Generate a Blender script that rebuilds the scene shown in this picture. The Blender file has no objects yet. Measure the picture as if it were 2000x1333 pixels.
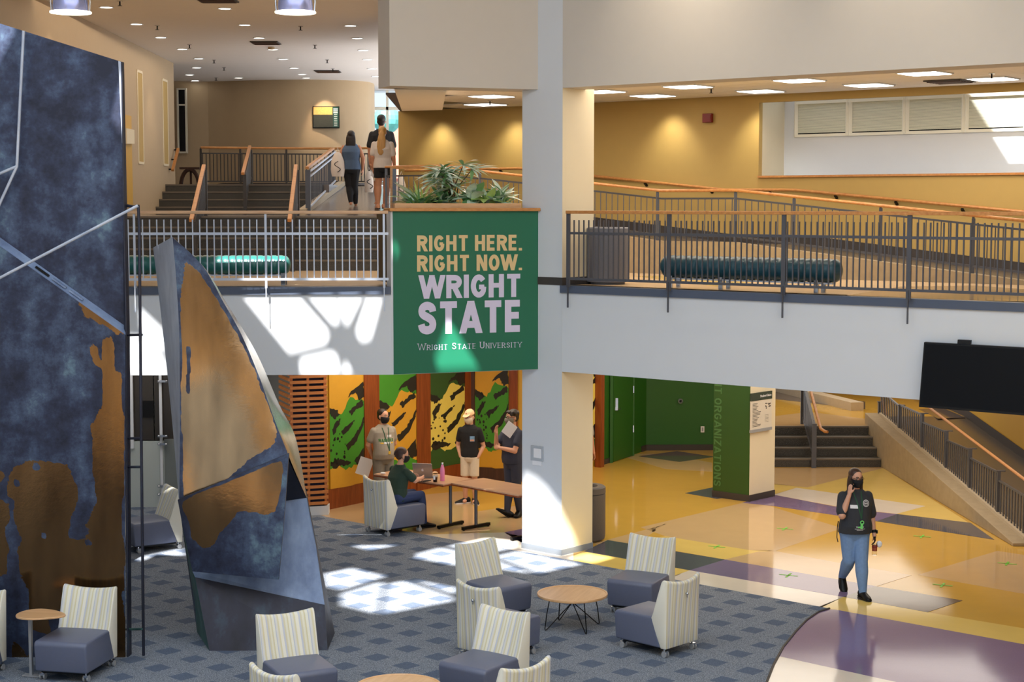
import bpy, bmesh, math, random
from mathutils import Vector, Matrix, noise
from mathutils.bvhtree import BVHTree
random.seed(7)
S = bpy.context.scene
COL = S.collection
R = math.radians
# ------------------------------------------------------------------ camera
FPX, HOR, EYE = 3200.0, 400.0, 5.05
TH = math.atan((666.5 - HOR) / FPX)
cam = bpy.data.cameras.new('camera'); cam.sensor_width = 36; cam.lens = FPX / 2000 * 36
cam.clip_start = 0.1; cam.clip_end = 300
camo = bpy.data.objects.new('camera', cam); COL.objects.link(camo)
camo.location = (0, 0, EYE); camo.rotation_euler = (R(90) - TH, 0, 0)
S.camera = camo
# ------------------------------------------------------------------ world, sun, big lights, exposure
S.view_settings.view_transform = 'Standard'; S.view_settings.look = 'None'
S.view_settings.gamma = 1; S.view_settings.use_curve_mapping = False
S.view_settings.exposure = 0.75
w = bpy.data.worlds.new('sky'); S.world = w; w.use_nodes = True
bg = w.node_tree.nodes['Background']; bg.inputs[0].default_value = (0.74, 0.87, 1.0, 1); bg.inputs[1].default_value = 0.75
SUNV = Vector((0.10, 0.70, -0.95)).normalized()
sun = bpy.data.lights.new('sun', 'SUN'); sun.energy = 13; sun.angle = R(0.8); sun.color = (1, 0.97, 0.92)
suno = bpy.data.objects.new('sun', sun); COL.objects.link(suno)
suno.rotation_euler = SUNV.to_track_quat('-Z', 'Y').to_euler()
def area(name, loc, aim, sx, sy, power, color, spread=180):
    l = bpy.data.lights.new(name, 'AREA'); l.shape = 'RECTANGLE'; l.size = sx; l.size_y = sy
    l.energy = power; l.color = color; l.spread = R(spread)
    o = bpy.data.objects.new(name, l); COL.objects.link(o); o.location = loc
    o.rotation_euler = (Vector(aim) - Vector(loc)).to_track_quat('-Z', 'Y').to_euler(); return o
def spot(name, loc, aim, power, color, ang=60, blend=.6, r=.05):
    l = bpy.data.lights.new(name, 'SPOT'); l.energy = power; l.color = color; l.spot_size = R(ang); l.spot_blend = blend; l.shadow_soft_size = r
    o = bpy.data.objects.new(name, l); COL.objects.link(o); o.location = loc
    o.rotation_euler = (Vector(aim) - Vector(loc)).to_track_quat('-Z', 'Y').to_euler(); return o
WARM = (1, .80, .58); WARM2 = (1, .87, .70); COOL = (.74, .87, 1)
area('skylight_glow', (-1, 13, 10.2), (-1, 15, 0), 16, 12, 900, COOL)
area('corridor_ceiling_glow', (4.6, 24.4, 6.8), (4.6, 24.4, 0), 8, 2.0, 120, WARM2)
area('corridor_ceiling_glow', (-.6, 27.6, 6.8), (-.6, 27.6, 0), 3.5, 3, 80, WARM2)
area('lobby_ceiling_glow', (-5.2, 31, 8.2), (-5.2, 31, 0), 4.5, 11, 90, WARM)
area('lobby_ceiling_glow', (-5.5, 40, 8.2), (-5.5, 40, 0), 5, 4, 12, WARM)
area('ground_ceiling_glow', (5.2, 25.6, 2.95), (5.2, 25.6, 0), 6, 6, 125, (1, .93, .82))
area('ground_ceiling_glow', (6.3, 34.5, 2.95), (6.3, 34.5, 0), 5, 5, 80, (1, .93, .82))
area('ground_ceiling_glow', (-1.2, 26.6, 2.95), (-1.2, 26.6, 0), 3.4, 2.4, 50, WARM2)
area('ground_ceiling_glow', (2.6, 29.5, 2.95), (2.6, 29.5, 0), 2.4, 3, 42, WARM2)
area('ground_ceiling_glow', (-6, 26, 2.95), (-6, 26, 0), 2.5, 2, 22, (1, .93, .85))
S.cycles.max_bounces = 8; S.cycles.diffuse_bounces = 4; S.cycles.glossy_bounces = 4; S.cycles.transmission_bounces = 6
S.cycles.sample_clamp_indirect = 6; S.cycles.caustics_reflective = False; S.cycles.caustics_refractive = False
S.cycles.use_denoising = True
# ------------------------------------------------------------------ pixel helpers (2000x1333)
CT, ST = math.cos(TH), math.sin(TH)
def ray(px, py):
    x, y = (px - 1000) / FPX, (666.5 - py) / FPX
    return Vector((x, CT + y * ST, -ST + y * CT))
C0 = Vector((0, 0, EYE))
def P(px, py, d):            # point at world depth y = d
    r = ray(px, py); return C0 + r * (d / r.y)
def G(px, py, z=0.0):        # point on the horizontal plane z
    r = ray(px, py); return C0 + r * ((z - EYE) / r.z)
def PL(px, py, p0, n):       # point on a plane
    r = ray(px, py); return C0 + r * ((Vector(p0) - C0).dot(n) / r.dot(n))
def proj(v):
    d = Vector(v) - C0
    cz = d.y * CT - d.z * ST; cy = d.y * ST + d.z * CT
    return 1000 + FPX * d.x / cz, 666.5 - FPX * cy / cz
# ------------------------------------------------------------------ materials
def lin(c):
    return tuple(((v / 255) / 12.92 if v / 255 <= .04045 else ((v / 255 + .055) / 1.055) ** 2.4) for v in c)
class NT:
    def __init__(s, name):
        s.m = bpy.data.materials.new(name); s.m.use_nodes = True; s.t = s.m.node_tree
        s.b = s.t.nodes['Principled BSDF']
    def n(s, typ, **kw):
        nd = s.t.nodes.new('ShaderNode' + typ)
        for k, v in kw.items(): setattr(nd, k, v)
        return nd
    def l(s, a, b): s.t.links.new(a, b)
    def math(s, op, a, b=None, c=None):
        nd = s.n('Math', operation=op)
        for i, v in enumerate((a, b, c)):
            if v is None: continue
            if isinstance(v, (int, float)): nd.inputs[i].default_value = v
            else: s.l(v, nd.inputs[i])
        return nd.outputs[0]
    def obj(s): return s.n('TexCoord').outputs['Object']
    def mapped(s, scale=(1, 1, 1), rot=(0, 0, 0), loc=(0, 0, 0)):
        mp = s.n('Mapping'); mp.inputs['Scale'].default_value = scale; mp.inputs['Rotation'].default_value = rot; mp.inputs['Location'].default_value = loc
        s.l(s.obj(), mp.inputs[0]); return mp.outputs[0]
    def noise(s, vec, scale, detail=3, rough=.5):
        nd = s.n('TexNoise'); nd.inputs['Scale'].default_value = scale; nd.inputs['Detail'].default_value = detail; nd.inputs['Roughness'].default_value = rough
        if vec is not None: s.l(vec, nd.inputs['Vector'])
        return nd.outputs[0]
    def mix(s, f, a, b):
        nd = s.n('Mix', data_type='RGBA')
        if isinstance(f, (int, float)): nd.inputs[0].default_value = f
        else: s.l(f, nd.inputs[0])
        for i, v in ((6, a), (7, b)):
            if isinstance(v, tuple): nd.inputs[i].default_value = (*v[:3], 1)
            else: s.l(v, nd.inputs[i])
        return nd.outputs[2]
    def ramp(s, f, stops, interp='LINEAR'):
        nd = s.n('ValToRGB'); cr = nd.color_ramp; cr.interpolation = interp
        while len(cr.elements) < len(stops): cr.elements.new(.5)
        for e, (p, c) in zip(cr.elements, stops): e.position = p; e.color = (*c[:3], 1)
        s.l(f, nd.inputs[0]); return nd.outputs[0]
    def col(s, c):
        if isinstance(c, tuple): s.b.inputs['Base Color'].default_value = (*c[:3], 1)
        else: s.l(c, s.b.inputs['Base Color'])
    def set(s, rough=None, metal=None, spec=None):
        for k, v in (('Roughness', rough), ('Metallic', metal), ('Specular IOR Level', spec)):
            if v is None: continue
            if isinstance(v, (int, float)): s.b.inputs[k].default_value = v
            else: s.l(v, s.b.inputs[k])
    def bump(s, h, strength=.2, dist=.01):
        b = s.n('Bump'); b.inputs['Strength'].default_value = strength; b.inputs['Distance'].default_value = dist
        s.l(h, b.inputs['Height']); s.l(b.outputs[0], s.b.inputs['Normal'])
def plain(name, c, rough=.5, metal=0, var=.06, scale=6, spec=.5, bump=0, stretch=(1, 1, 1)):
    t = NT(name); c = lin(c); f = t.noise(t.mapped(stretch), scale)
    t.col(t.mix(f, tuple(v * (1 - var) for v in c), tuple(min(1, v * (1 + var)) for v in c)))
    t.set(rough, metal, spec)
    if bump: t.bump(f, bump)
    return t.m
def wood(name, c1, c2, rough=.4, axis=0, scale=9):
    t = NT(name); st = [1, 1, 1]; st[axis] = .08
    f = t.noise(t.mapped(tuple(st)), scale * 3, 6, .65)
    t.col(t.ramp(f, [(.3, lin(c1)), (.7, lin(c2))])); t.set(rough); return t.m
def emis(name, c, s):
    t = NT(name); t.b.inputs['Emission Color'].default_value = (*c, 1); t.b.inputs['Emission Strength'].default_value = s
    t.col((.8, .8, .8)); return t.m
M = {}
M['white'] = plain('white_paint', (212, 216, 222), .55, var=.02, scale=3)
M['cream'] = plain('cream_paint', (226, 214, 186), .55, var=.02)
M['taupe'] = plain('taupe_paint', (202, 194, 184), .6, var=.02)
M['beige'] = plain('beige_paint', (182, 160, 128), .6, var=.03)
M['gold'] = plain('gold_paint', (184, 154, 88), .6, var=.03)
M['ochre'] = plain('ochre_paint', (205, 162, 60), .5, var=.03)
M['ceil'] = plain('ceiling_paint', (230, 226, 224), .8, var=.02)
M['tile'] = plain('ceiling_tile', (240, 236, 232), .9, var=.04, scale=60)
M['steelD'] = plain('dark_painted_steel', (62, 58, 56), .4, .2, var=.04)
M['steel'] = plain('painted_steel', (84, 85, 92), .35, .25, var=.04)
M['steelL'] = plain('pale_daylit_steel', (196, 204, 220), .35, .25, var=.04)  # daylight on the balcony railing put into this paler steel colour
M['strip'] = plain('slate_blue_edge', (78, 88, 108), .45, var=.05)
M['base'] = plain('rubber_base', (62, 56, 54), .5, var=.05)
M['baseblue'] = plain('grey_base', (132, 140, 150), .5, var=.05)
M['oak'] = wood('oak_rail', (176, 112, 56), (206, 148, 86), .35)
M['oak_daylit'] = wood('daylit_oak_rail', (186, 142, 104), (222, 184, 146), .4)  # oak paled, the white daylight on the handrail put into its colour
M['cherry'] = wood('cherry_wood', (112, 52, 20), (150, 76, 34), .35, 2, 7)
M['slat'] = wood('slat_wood', (196, 116, 58), (222, 146, 80), .4, 0, 7)
M['walnut'] = wood('dark_walnut', (62, 40, 32), (84, 54, 42), .4, 2, 7)
M['beech'] = wood('beech_top', (206, 158, 110), (226, 182, 136), .35, 0, 5)
M['lam'] = wood('laminate_top', (180, 138, 106), (206, 164, 132), .3, 0, 8)
M['navy'] = plain('navy_backing', (40, 34, 62), .7)
M['green'] = plain('green_paint', (38, 96, 26), .45, var=.04)
M['green2'] = plain('pillar_green', (48, 84, 34), .4, var=.04)
M['green3'] = plain('faded_green_letters', (74, 118, 66), .5)
M['concrete'] = plain('concrete', (158, 140, 112), .8, var=.18, scale=9, bump=.15)
M['concL'] = plain('pale_concrete', (186, 170, 146), .75, var=.1, scale=12)
M['black'] = plain('black_plastic', (15, 15, 17), .4, var=.1, spec=.25)
M['screen'] = plain('dark_screen', (6, 8, 13), .4, spec=.15, var=.1)
M['chrome'] = plain('chrome', (205, 208, 214), .15, .95, var=.02)
M['grey'] = plain('grey_plastic', (150, 152, 156), .35, var=.04)
M['wire'] = plain('black_wire', (14, 14, 16), .35, .6)
M['rampf'] = plain('ramp_floor', (92, 84, 78), .25, var=.1, scale=40)
M['floor2'] = plain('tan_upper_floor', (206, 178, 142), .25, var=.05, scale=2)
M['floor3'] = plain('lobby_floor', (120, 110, 104), .22, var=.08, scale=12)
M['bin'] = plain('bin_grey', (104, 104, 112), .6, var=.12, scale=60, bump=.2)
M['binb'] = plain('bin_brown', (92, 84, 78), .6, var=.12, scale=60, bump=.2)
def terrazzo():
    t = NT('speckled_stair'); f = t.noise(t.obj(), 170, 1)
    t.col(t.ramp(f, [(.0, lin((46, 42, 38))), (.62, lin((58, 54, 48))), (.68, lin((150, 144, 132)))])); t.set(.45); return t.m
M['stair'] = terrazzo()
M['nosing'] = plain('stair_nosing', (110, 100, 88), .5, var=.08)
def carpet():
    t = NT('carpet_pattern')
    ang = R(-43)
    v = t.mapped((1, 1, 1))
    sep = t.n('SeparateXYZ'); t.l(v, sep.inputs[0])
    x = t.math('ADD', sep.outputs[0], 1.557); y = t.math('ADD', sep.outputs[1], -19.31)
    u = t.math('ADD', t.math('MULTIPLY', x, math.cos(ang) / .48), t.math('MULTIPLY', y, math.sin(ang) / .48))
    w_ = t.math('ADD', t.math('MULTIPLY', x, -math.sin(ang) / .48), t.math('MULTIPLY', y, math.cos(ang) / .48))
    def inside(q):
        fr = t.math('FRACT', t.math('ADD', q, 100.5)); return t.math('LESS_THAN', t.math('ABSOLUTE', t.math('SUBTRACT', fr, .5)), .235)
    k = t.math('MULTIPLY', inside(u), inside(w_))
    n1 = t.noise(v, 120, 2, .75); n2 = t.noise(v, 60, 3)
    base = t.ramp(n1, [(.35, lin((76, 82, 92))), (.5, lin((116, 123, 134))), (.66, lin((168, 174, 184)))])
    dia = t.ramp(n1, [(.35, lin((74, 84, 102))), (.65, lin((102, 114, 134)))])
    t.col(t.mix(k, base, dia)); t.set(.95, spec=.1); t.bump(n1, .4, .004); return t.m
M['carpet'] = carpet()
def vinyl(name, c):
    t = NT(name); f = t.noise(t.obj(), 3, 4); g = t.noise(t.obj(), 140, 1)
    c = lin(c); a = t.mix(f, tuple(v * .93 for v in c), tuple(min(1, v * 1.06) for v in c))
    t.col(t.mix(t.math('MULTIPLY', g, .12), a, (.6, .5, .4))); t.set(.09, spec=.6)
    t.bump(f, .02, .02); return t.m
VC = dict(gold=(206, 162, 62), tan=(204, 170, 122), yellow=(230, 198, 106), cream=(226, 214, 200), purple=(118, 100, 142), slate=(68, 72, 88), brown=(84, 74, 74))
for k, v in VC.items(): M['v_' + k] = vinyl('vinyl_' + k, v)
def stripes():
    t = NT('striped_fabric'); o = t.obj(); sep = t.n('SeparateXYZ'); t.l(o, sep.inputs[0])
    zig = t.math('MULTIPLY', t.math('PINGPONG', sep.outputs[2], .008), .4)
    fr = t.math('FRACT', t.math('ADD', t.math('MULTIPLY', t.math('ADD', sep.outputs[0], zig), 5.6), 20))
    c = [lin(q) for q in ((220, 216, 198), (208, 200, 166), (224, 221, 206), (186, 190, 202), (212, 210, 204), (212, 204, 170), (226, 222, 208), (192, 195, 206), (208, 201, 172))]
    pos = [0, .12, .2, .34, .4, .52, .62, .8, .9]
    t.col(t.ramp(fr, list(zip(pos, c)), 'CONSTANT')); t.set(.85, spec=.2)
    t.bump(t.noise(t.mapped((1, 1, 3)), 150, 1), .25, .003); return t.m
M['stripe'] = stripes()
M['vinylseat'] = plain('grey_vinyl_seat', (98, 104, 126), .42, var=.05, scale=40, bump=.05)
def bronze(name='patinated_bronze', p1=(112, 90, 66), p2=(158, 128, 94)):
    t = NT(name); at = t.n('Attribute', attribute_name='polish'); o = t.obj()
    n1 = t.noise(o, 9, 6, .65); n2 = t.math('ADD', t.math('MULTIPLY', t.noise(o, 2.6, 8, .72), .6), t.math('MULTIPLY', t.noise(t.mapped((1.6, 1, .22)), 1.1, 4, .6), .4)); n3 = t.noise(t.mapped((1, 1, .25)), 3, 4)
    e = t.math('ADD', at.outputs['Fac'], t.math('MULTIPLY', t.math('SUBTRACT', n1, .5), .9))
    k = t.ramp(e, [(.48, (0, 0, 0)), (.53, (1, 1, 1))])
    pat = t.ramp(n2, [(.40, lin((32, 36, 54))), (.49, lin((48, 56, 80))), (.56, lin((70, 84, 110))), (.64, lin((104, 130, 146)))])
    pol = t.ramp(n3, [(.3, lin(p1)), (.7, lin(p2))])
    t.col(t.mix(k, pat, pol)); t.set(t.ramp(e, [(.45, (.5, .5, .5)), (.55, (.14, .14, .14))]), t.ramp(e, [(.45, (.45, .45, .45)), (.55, (.85, .85, .85))]))
    t.bump(n1, .06, .02); return t.m
M['bronze'] = bronze(); M['bronzeD'] = bronze('patinated_dark_bronze', (92, 68, 44), (130, 100, 66))
def finsteel(name, c1, c2, c3, rough, metal):
    t = NT(name); n2 = t.noise(t.mapped((1, 1, .4)), 4, 5, .6)
    t.col(t.ramp(n2, [(.3, lin(c1)), (.55, lin(c2)), (.75, lin(c3))])); t.set(rough, metal); return t.m
M['finblue'] = finsteel('blue_grey_bronze', (96, 112, 144), (124, 142, 174), (144, 162, 190), .5, .2)
M['findark'] = finsteel('dark_patina', (28, 30, 42), (40, 42, 58), (56, 72, 88), .5, .3)
M['fingrey'] = finsteel('lightened_grey_bronze', (150, 158, 176), (176, 184, 200), (200, 206, 218), .42, .1)  # base colour lightened in place of skylight on the fin's left face
M['fingreen'] = finsteel('verdigris', (40, 70, 72), (56, 92, 90), (80, 120, 116), .55, .3)
M['finpol'] = finsteel('polished_bronze_edge', (196, 184, 168), (220, 210, 196), (236, 228, 216), .2, .7)
M['glass'] = None
def glass(name, tint, rough=0.02):
    t = NT(name); t.col(tint); t.set(rough); t.b.inputs['Transmission Weight'].default_value = 1; t.b.inputs['IOR'].default_value = 1.02
    return t.m
M['glass'] = glass('window_glass', (.95, .98, 1))
M['clear'] = glass('clear_plastic', (.95, .95, .95), .05)
M['winframe'] = plain('window_frame_white', (232, 228, 212), .45, var=.02)
M['blind'] = plain('pale_blind', (214, 214, 196), .6, var=.03)
M['lamp'] = emis('ceiling_lamp', (1, .93, .82), 5)
M['panel'] = emis('light_panel', (1, .96, .9), 4)
M['paper'] = plain('white_paper', (232, 232, 236), .7, var=.02)
M['red'] = plain('alarm_red', (120, 22, 16), .4)
M['tape'] = plain('green_tape', (110, 190, 40), .5)
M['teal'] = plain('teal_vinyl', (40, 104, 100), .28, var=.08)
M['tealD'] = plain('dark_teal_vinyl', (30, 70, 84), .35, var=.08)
M['olive'] = plain('olive_vinyl', (62, 74, 52), .4, var=.08)
# ------------------------------------------------------------------ mesh builder
class MB:
    def __init__(s): s.v = []; s.f = []; s.mi = []; s.cur = 0
    def add(s, vs, fs):
        o = len(s.v); s.v += [Vector(q) for q in vs]; s.f += [tuple(i + o for i in f) for f in fs]; s.mi += [s.cur] * len(fs); return s
    def poly(s, pts): return s.add(pts, [tuple(range(len(pts)))])
    def box(s, c, size, rot=None):
        hx, hy, hz = (q / 2 for q in size); c = Vector(c)
        vs = [Vector((x, y, z)) for z in (-hz, hz) for y in (-hy, hy) for x in (-hx, hx)]
        if rot is not None:
            if isinstance(rot, (int, float)): rot = Matrix.Rotation(rot, 3, 'Z')
            vs = [rot @ q for q in vs]
        return s.add([c + q for q in vs], [(0, 2, 3, 1), (4, 5, 7, 6), (0, 1, 5, 4), (2, 6, 7, 3), (0, 4, 6, 2), (1, 3, 7, 5)])
    def bar(s, a, b, w, h, up=(0, 0, 1)):       # rectangular bar a->b
        a, b = Vector(a), Vector(b); d = (b - a).normalized(); up = Vector(up)
        if abs(d.dot(up)) > .98: up = Vector((0, 1, 0))
        sx = d.cross(up).normalized(); sz = sx.cross(d)
        vs = [p + sx * (i * w / 2) + sz * (j * h / 2) for p in (a, b) for i, j in ((-1, -1), (1, -1), (1, 1), (-1, 1))]
        return s.add(vs, [(3, 2, 1, 0), (4, 5, 6, 7), (0, 1, 5, 4), (1, 2, 6, 5), (2, 3, 7, 6), (3, 0, 4, 7)])
    def prism(s, pts, off):                       # polygon extruded by vector
        off = Vector(off); n = len(pts); vs = [Vector(p) for p in pts] + [Vector(p) + off for p in pts]
        return s.add(vs, [tuple(range(n))[::-1], tuple(range(n, 2 * n))] + [(i, (i + 1) % n, (i + 1) % n + n, i + n) for i in range(n)])
    def tube(s, pts, r, n=8, ref=None, cap=True, flat=1.0):
        pts = [Vector(p) for p in pts]; m = len(pts)
        rs = r if isinstance(r, (list, tuple)) else [r] * m
        d0 = (pts[1] - pts[0]).normalized()
        a = Vector(ref) if ref is not None else (Vector((0, 0, 1)) if abs(d0.z) < .9 else Vector((1, 0, 0)))
        vs = []
        for i, p in enumerate(pts):
            d = (pts[min(i + 1, m - 1)] - pts[max(i - 1, 0)]).normalized()
            u = (a - d * a.dot(d)).normalized(); w_ = d.cross(u); a = u
            for k in range(n):
                t = 2 * math.pi * k / n; vs.append(p + u * (rs[i] * math.cos(t)) + w_ * (rs[i] * flat * math.sin(t)))
        fs = [(i * n + k, i * n + (k + 1) % n, (i + 1) * n + (k + 1) % n, (i + 1) * n + k) for i in range(m - 1) for k in range(n)]
        if cap: fs += [tuple(range(n))[::-1], tuple(range((m - 1) * n, m * n))]
        return s.add(vs, fs)
    def lathe(s, prof, c=(0, 0, 0), n=24, sx=1, sy=1):     # profile [(r,z)]
        c = Vector(c); vs = [c + Vector((r * math.cos(2 * math.pi * k / n) * sx, r * math.sin(2 * math.pi * k / n) * sy, z)) for r, z in prof for k in range(n)]
        m = len(prof); fs = [(i * n + k, i * n + (k + 1) % n, (i + 1) * n + (k + 1) % n, (i + 1) * n + k) for i in range(m - 1) for k in range(n)]
        return s.add(vs, fs + [tuple(range(n))[::-1], tuple(range((m - 1) * n, m * n))])
    def loft(s, rings, cap=True):
        n = len(rings[0]); vs = [q for r in rings for q in r]; m = len(rings)
        fs = [(i * n + k, i * n + (k + 1) % n, (i + 1) * n + (k + 1) % n, (i + 1) * n + k) for i in range(m - 1) for k in range(n)]
        if cap: fs += [tuple(range(n))[::-1], tuple(range((m - 1) * n, m * n))]
        return s.add(vs, fs)
    def ball(s, c, r, n=12, m=8, rot=None):
        if isinstance(r, (int, float)): r = (r, r, r)
        c = Vector(c); vs = [Vector((0, 0, -r[2]))]
        for i in range(1, m):
            t = -math.pi / 2 + math.pi * i / m
            vs += [Vector((r[0] * math.cos(t) * math.cos(2 * math.pi * k / n), r[1] * math.cos(t) * math.sin(2 * math.pi * k / n), r[2] * math.sin(t))) for k in range(n)]
        vs.append(Vector((0, 0, r[2])))
        if rot is not None: vs = [rot @ q for q in vs]
        fs = [(0, 1 + (k + 1) % n, 1 + k) for k in range(n)]
        fs += [(1 + i * n + k, 1 + i * n + (k + 1) % n, 1 + (i + 1) * n + (k + 1) % n, 1 + (i + 1) * n + k) for i in range(m - 2) for k in range(n)]
        b = 1 + (m - 2) * n; fs += [(b + k, b + (k + 1) % n, len(vs) - 1) for k in range(n)]
        return s.add([c + q for q in vs], fs)
    def ruled(s, A, B, nu=1, bulge=None):        # surface between two polylines of equal length
        m = len(A); vs = []
        for i in range(m):
            for k in range(nu + 1):
                t = k / nu; q = Vector(A[i]).lerp(Vector(B[i]), t)
                if bulge is not None: q = q + Vector(bulge) * (4 * t * (1 - t))
                vs.append(q)
        n = nu + 1
        return s.add(vs, [(i * n + k, i * n + k + 1, (i + 1) * n + k + 1, (i + 1) * n + k) for i in range(m - 1) for k in range(nu)])
OFF = {}
def build(name, mb, mat, parent=None, smooth=None, bevel=0, seg=2, recalc=True):
    me = bpy.data.meshes.new(name)
    off = OFF.get(parent.name, Vector()) if parent is not None else Vector()
    me.from_pydata([q - off for q in mb.v], [], mb.f)
    mats = mat if isinstance(mat, list) else [mat]
    for m_ in mats: me.materials.append(M[m_] if isinstance(m_, str) else m_)
    if len(mats) > 1:
        for p_, i in zip(me.polygons, mb.mi): p_.material_index = i
    bm = bmesh.new(); bm.from_mesh(me)
    if recalc: bmesh.ops.recalc_face_normals(bm, faces=bm.faces)
    if bevel:
        es = [e for e in bm.edges if len(e.link_faces) == 2 and e.calc_face_angle(0) > .5]
        bmesh.ops.bevel(bm, geom=es, offset=bevel, segments=seg, affect='EDGES', profile=.5)
    bm.to_mesh(me); bm.free()
    if smooth is not None:
        for p_ in me.polygons: p_.use_smooth = True
        me.set_sharp_from_angle(angle=R(smooth))
    o = bpy.data.objects.new(name, me); COL.objects.link(o)
    if parent is not None: o.parent = parent; OFF[o.name] = off
    return o
def tag(o, label=None, cat=None, group=None, kind=None):
    if label: o['label'] = label
    if cat: o['category'] = cat
    if group: o['group'] = group
    if kind: o['kind'] = kind
    return o
def thing(name, label, cat, loc, rz=0, group=None, local=False):
    o = bpy.data.objects.new(name, None); COL.objects.link(o); o.location = loc; o.rotation_euler = (0, 0, rz)
    o.empty_display_size = .1
    if not local: OFF[o.name] = Vector(loc)
    return tag(o, label, cat, group)
def struct(name, mb, mat, parent=None, **kw):
    o = build(name, mb, mat, parent, **kw)
    if parent is None: o['kind'] = 'structure'
    return o
def sroot(name, loc=(0, 0, 0)):
    o = bpy.data.objects.new(name, None); COL.objects.link(o); o.location = loc; OFF[o.name] = Vector(loc); o['kind'] = 'structure'; return o
def twin(o, parent, name=None, mat=None):       # a copy of one part sharing its mesh
    c = o.copy(); COL.objects.link(c); c.parent = parent
    return c
def dup(root, loc, rz, label=None, group=None):
    r = root.copy(); COL.objects.link(r); r.location = loc; r.rotation_euler = (0, 0, rz)
    if label: r['label'] = label
    if group: r['group'] = group
    for ch in list(root.children):
        c = twin(ch, r)
        for g_ in list(ch.children): twin(g_, c)
    return r
def unitv(x, y): return Vector((x, y, 0)).normalized()
def inpoly(x, y, poly):
    c = False; n = len(poly)
    for i in range(n):
        x1, y1 = poly[i]; x2, y2 = poly[i - 1]
        if (y1 > y) != (y2 > y) and x < (x2 - x1) * (y - y1) / (y2 - y1) + x1: c = not c
    return c
# ------------------------------------------------------------------ main plan
F0 = Vector((.713, 23.29, 0)); U = Vector((.7836, -.6212, 0)); N = Vector((.6212, .7836, 0))
def W(s, o, z=0.0): return F0 + U * s + N * o + Vector((0, 0, z))
Lc = Vector((.149, 23.81, 0)); Rc = Vector((1.183, 23.81, 0)); Bc = Lc + Rc - F0
def V(x, y, z=0.0): return Vector((x, y, z))
def wallseg(mb, a, b, z0, z1, t):              # vertical wall a->b, thickness t to the back (away from the camera side normal)
    a = Vector((a[0], a[1], 0)); b = Vector((b[0], b[1], 0)); d = (b - a).normalized(); nrm = Vector((-d.y, d.x, 0)) * t
    mb.prism([a + V(0, 0, z0), b + V(0, 0, z0), b + V(0, 0, z1), a + V(0, 0, z1)], nrm); return mb
Z2, ZS, ZB = 3.905, 3.80, 2.67
# ---- ground floor
fl = struct('floor', MB().prism([V(-14, -6), V(16, -6), V(16, 46), V(-14, 46)], (0, 0, -.2)), 'v_gold')
lvl = [0]
def inlay(pts, c, k=1):
    z = .0012 * k
    build('floor_inlay', MB().prism([G(x, y, 0) + V(0, 0, z) for x, y in pts], (0, 0, -.02)), 'v_' + c, fl)
def q3(*pts): return [(1300 + x / 2.855, 866 + y / 2.855) for x, y in pts]
# tan fields
inlay([(600, 1020), (640, 985), (900, 960), (1030, 990), (1030, 1100), (900, 1080)], 'tan', 1)
inlay([(930, 1000), (1030, 985), (1100, 990), (1180, 960), (1180, 920), (900, 940)], 'gold', 2)
inlay([(985, 1041), (1020, 1034), (1120, 1045), (1120, 1075), (1020, 1062)], 'purple', 3)
inlay([(800, 1046), (985, 1041), (1120, 1072), (1120, 1100), (1020, 1080), (890, 1058)], 'cream', 3)
inlay(q3((-420, 20), (-160, 60), (0, 60), (260, 110), (260, 160), (0, 145)), 'tan', 1)
inlay([(1247, 892), (1322, 882), (1397, 893), (1327, 903)], 'brown', 3)
inlay(q3((-140, 470), (0, 437), (480, 322), (985, 475), (610, 603), (470, 598), (0, 520)), 'tan', 1)
inlay(q3((-400, 560), (-60, 470), (0, 450), (-100, 520), (-300, 600)), 'tan', 1)
inlay(q3((330, 650), (520, 606), (610, 603), (960, 668), (1372, 738), (1170, 802)), 'tan', 2)
inlay(q3((1408, 735), (1850, 602), (2300, 670), (2300, 880), (1960, 835)), 'tan', 1)
inlay(q3((600, 600), (520, 607), (330, 650), (-150, 565), (-400, 590), (0, 520), (470, 598)), 'yellow', 1)
inlay([(1140, 1078), (1187, 1056), (1416, 1094), (1347, 1115)], 'slate', 3)
inlay([(1416, 1094), (1347, 1115), (1647, 1167), (1710, 1146)], 'purple', 3)
inlay([(1710, 1146), (1647, 1167), (1811, 1197), (1880, 1174)], 'brown', 3)
inlay([(1100, 1096), (1140, 1078), (1347, 1115), (1300, 1135)], 'yellow', 2)
inlay([(1347, 1115), (1290, 1135), (1600, 1190), (1647, 1167)], 'cream', 2)
inlay([(1647, 1167), (1590, 1190), (1633, 1192), (2100, 1278), (2100, 1245), (1811, 1197)], 'yellow', 2)
inlay([(1400, 1180), (1633, 1192), (2100, 1278), (2100, 1420), (1748, 1333), (1526, 1284), (1400, 1262)], 'purple', 2)
inlay([(1400, 1262), (1526, 1284), (1748, 1333), (2100, 1420), (2100, 1560), (1300, 1560)], 'cream', 2)
# band behind the pillar
inlay([(1338, 964), (1392, 953), (1440, 970), (1400, 975)], 'slate', 3)
inlay([(1450, 983), (1510, 967), (1655, 995), (1752, 1005), (1712, 1019), (1510, 989)], 'purple', 3)
inlay([(1752, 1005), (1895, 1022), (1942, 1055), (1712, 1019)], 'slate', 3)
inlay(q3((600, 288), (730, 250), (1450, 352), (1290, 395), (1000, 362)), 'cream', 2)
inlay(q3((560, 250), (600, 228), (790, 248), (730, 250), (610, 288)), 'yellow', 2)
inlay(q3((790, 248), (1215, 140), (1690, 445), (1290, 395), (1450, 352), (730, 250)), 'yellow', 2)
inlay(q3((560, 140), (1230, 136), (790, 248), (600, 230)), 'tan', 2)
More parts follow.
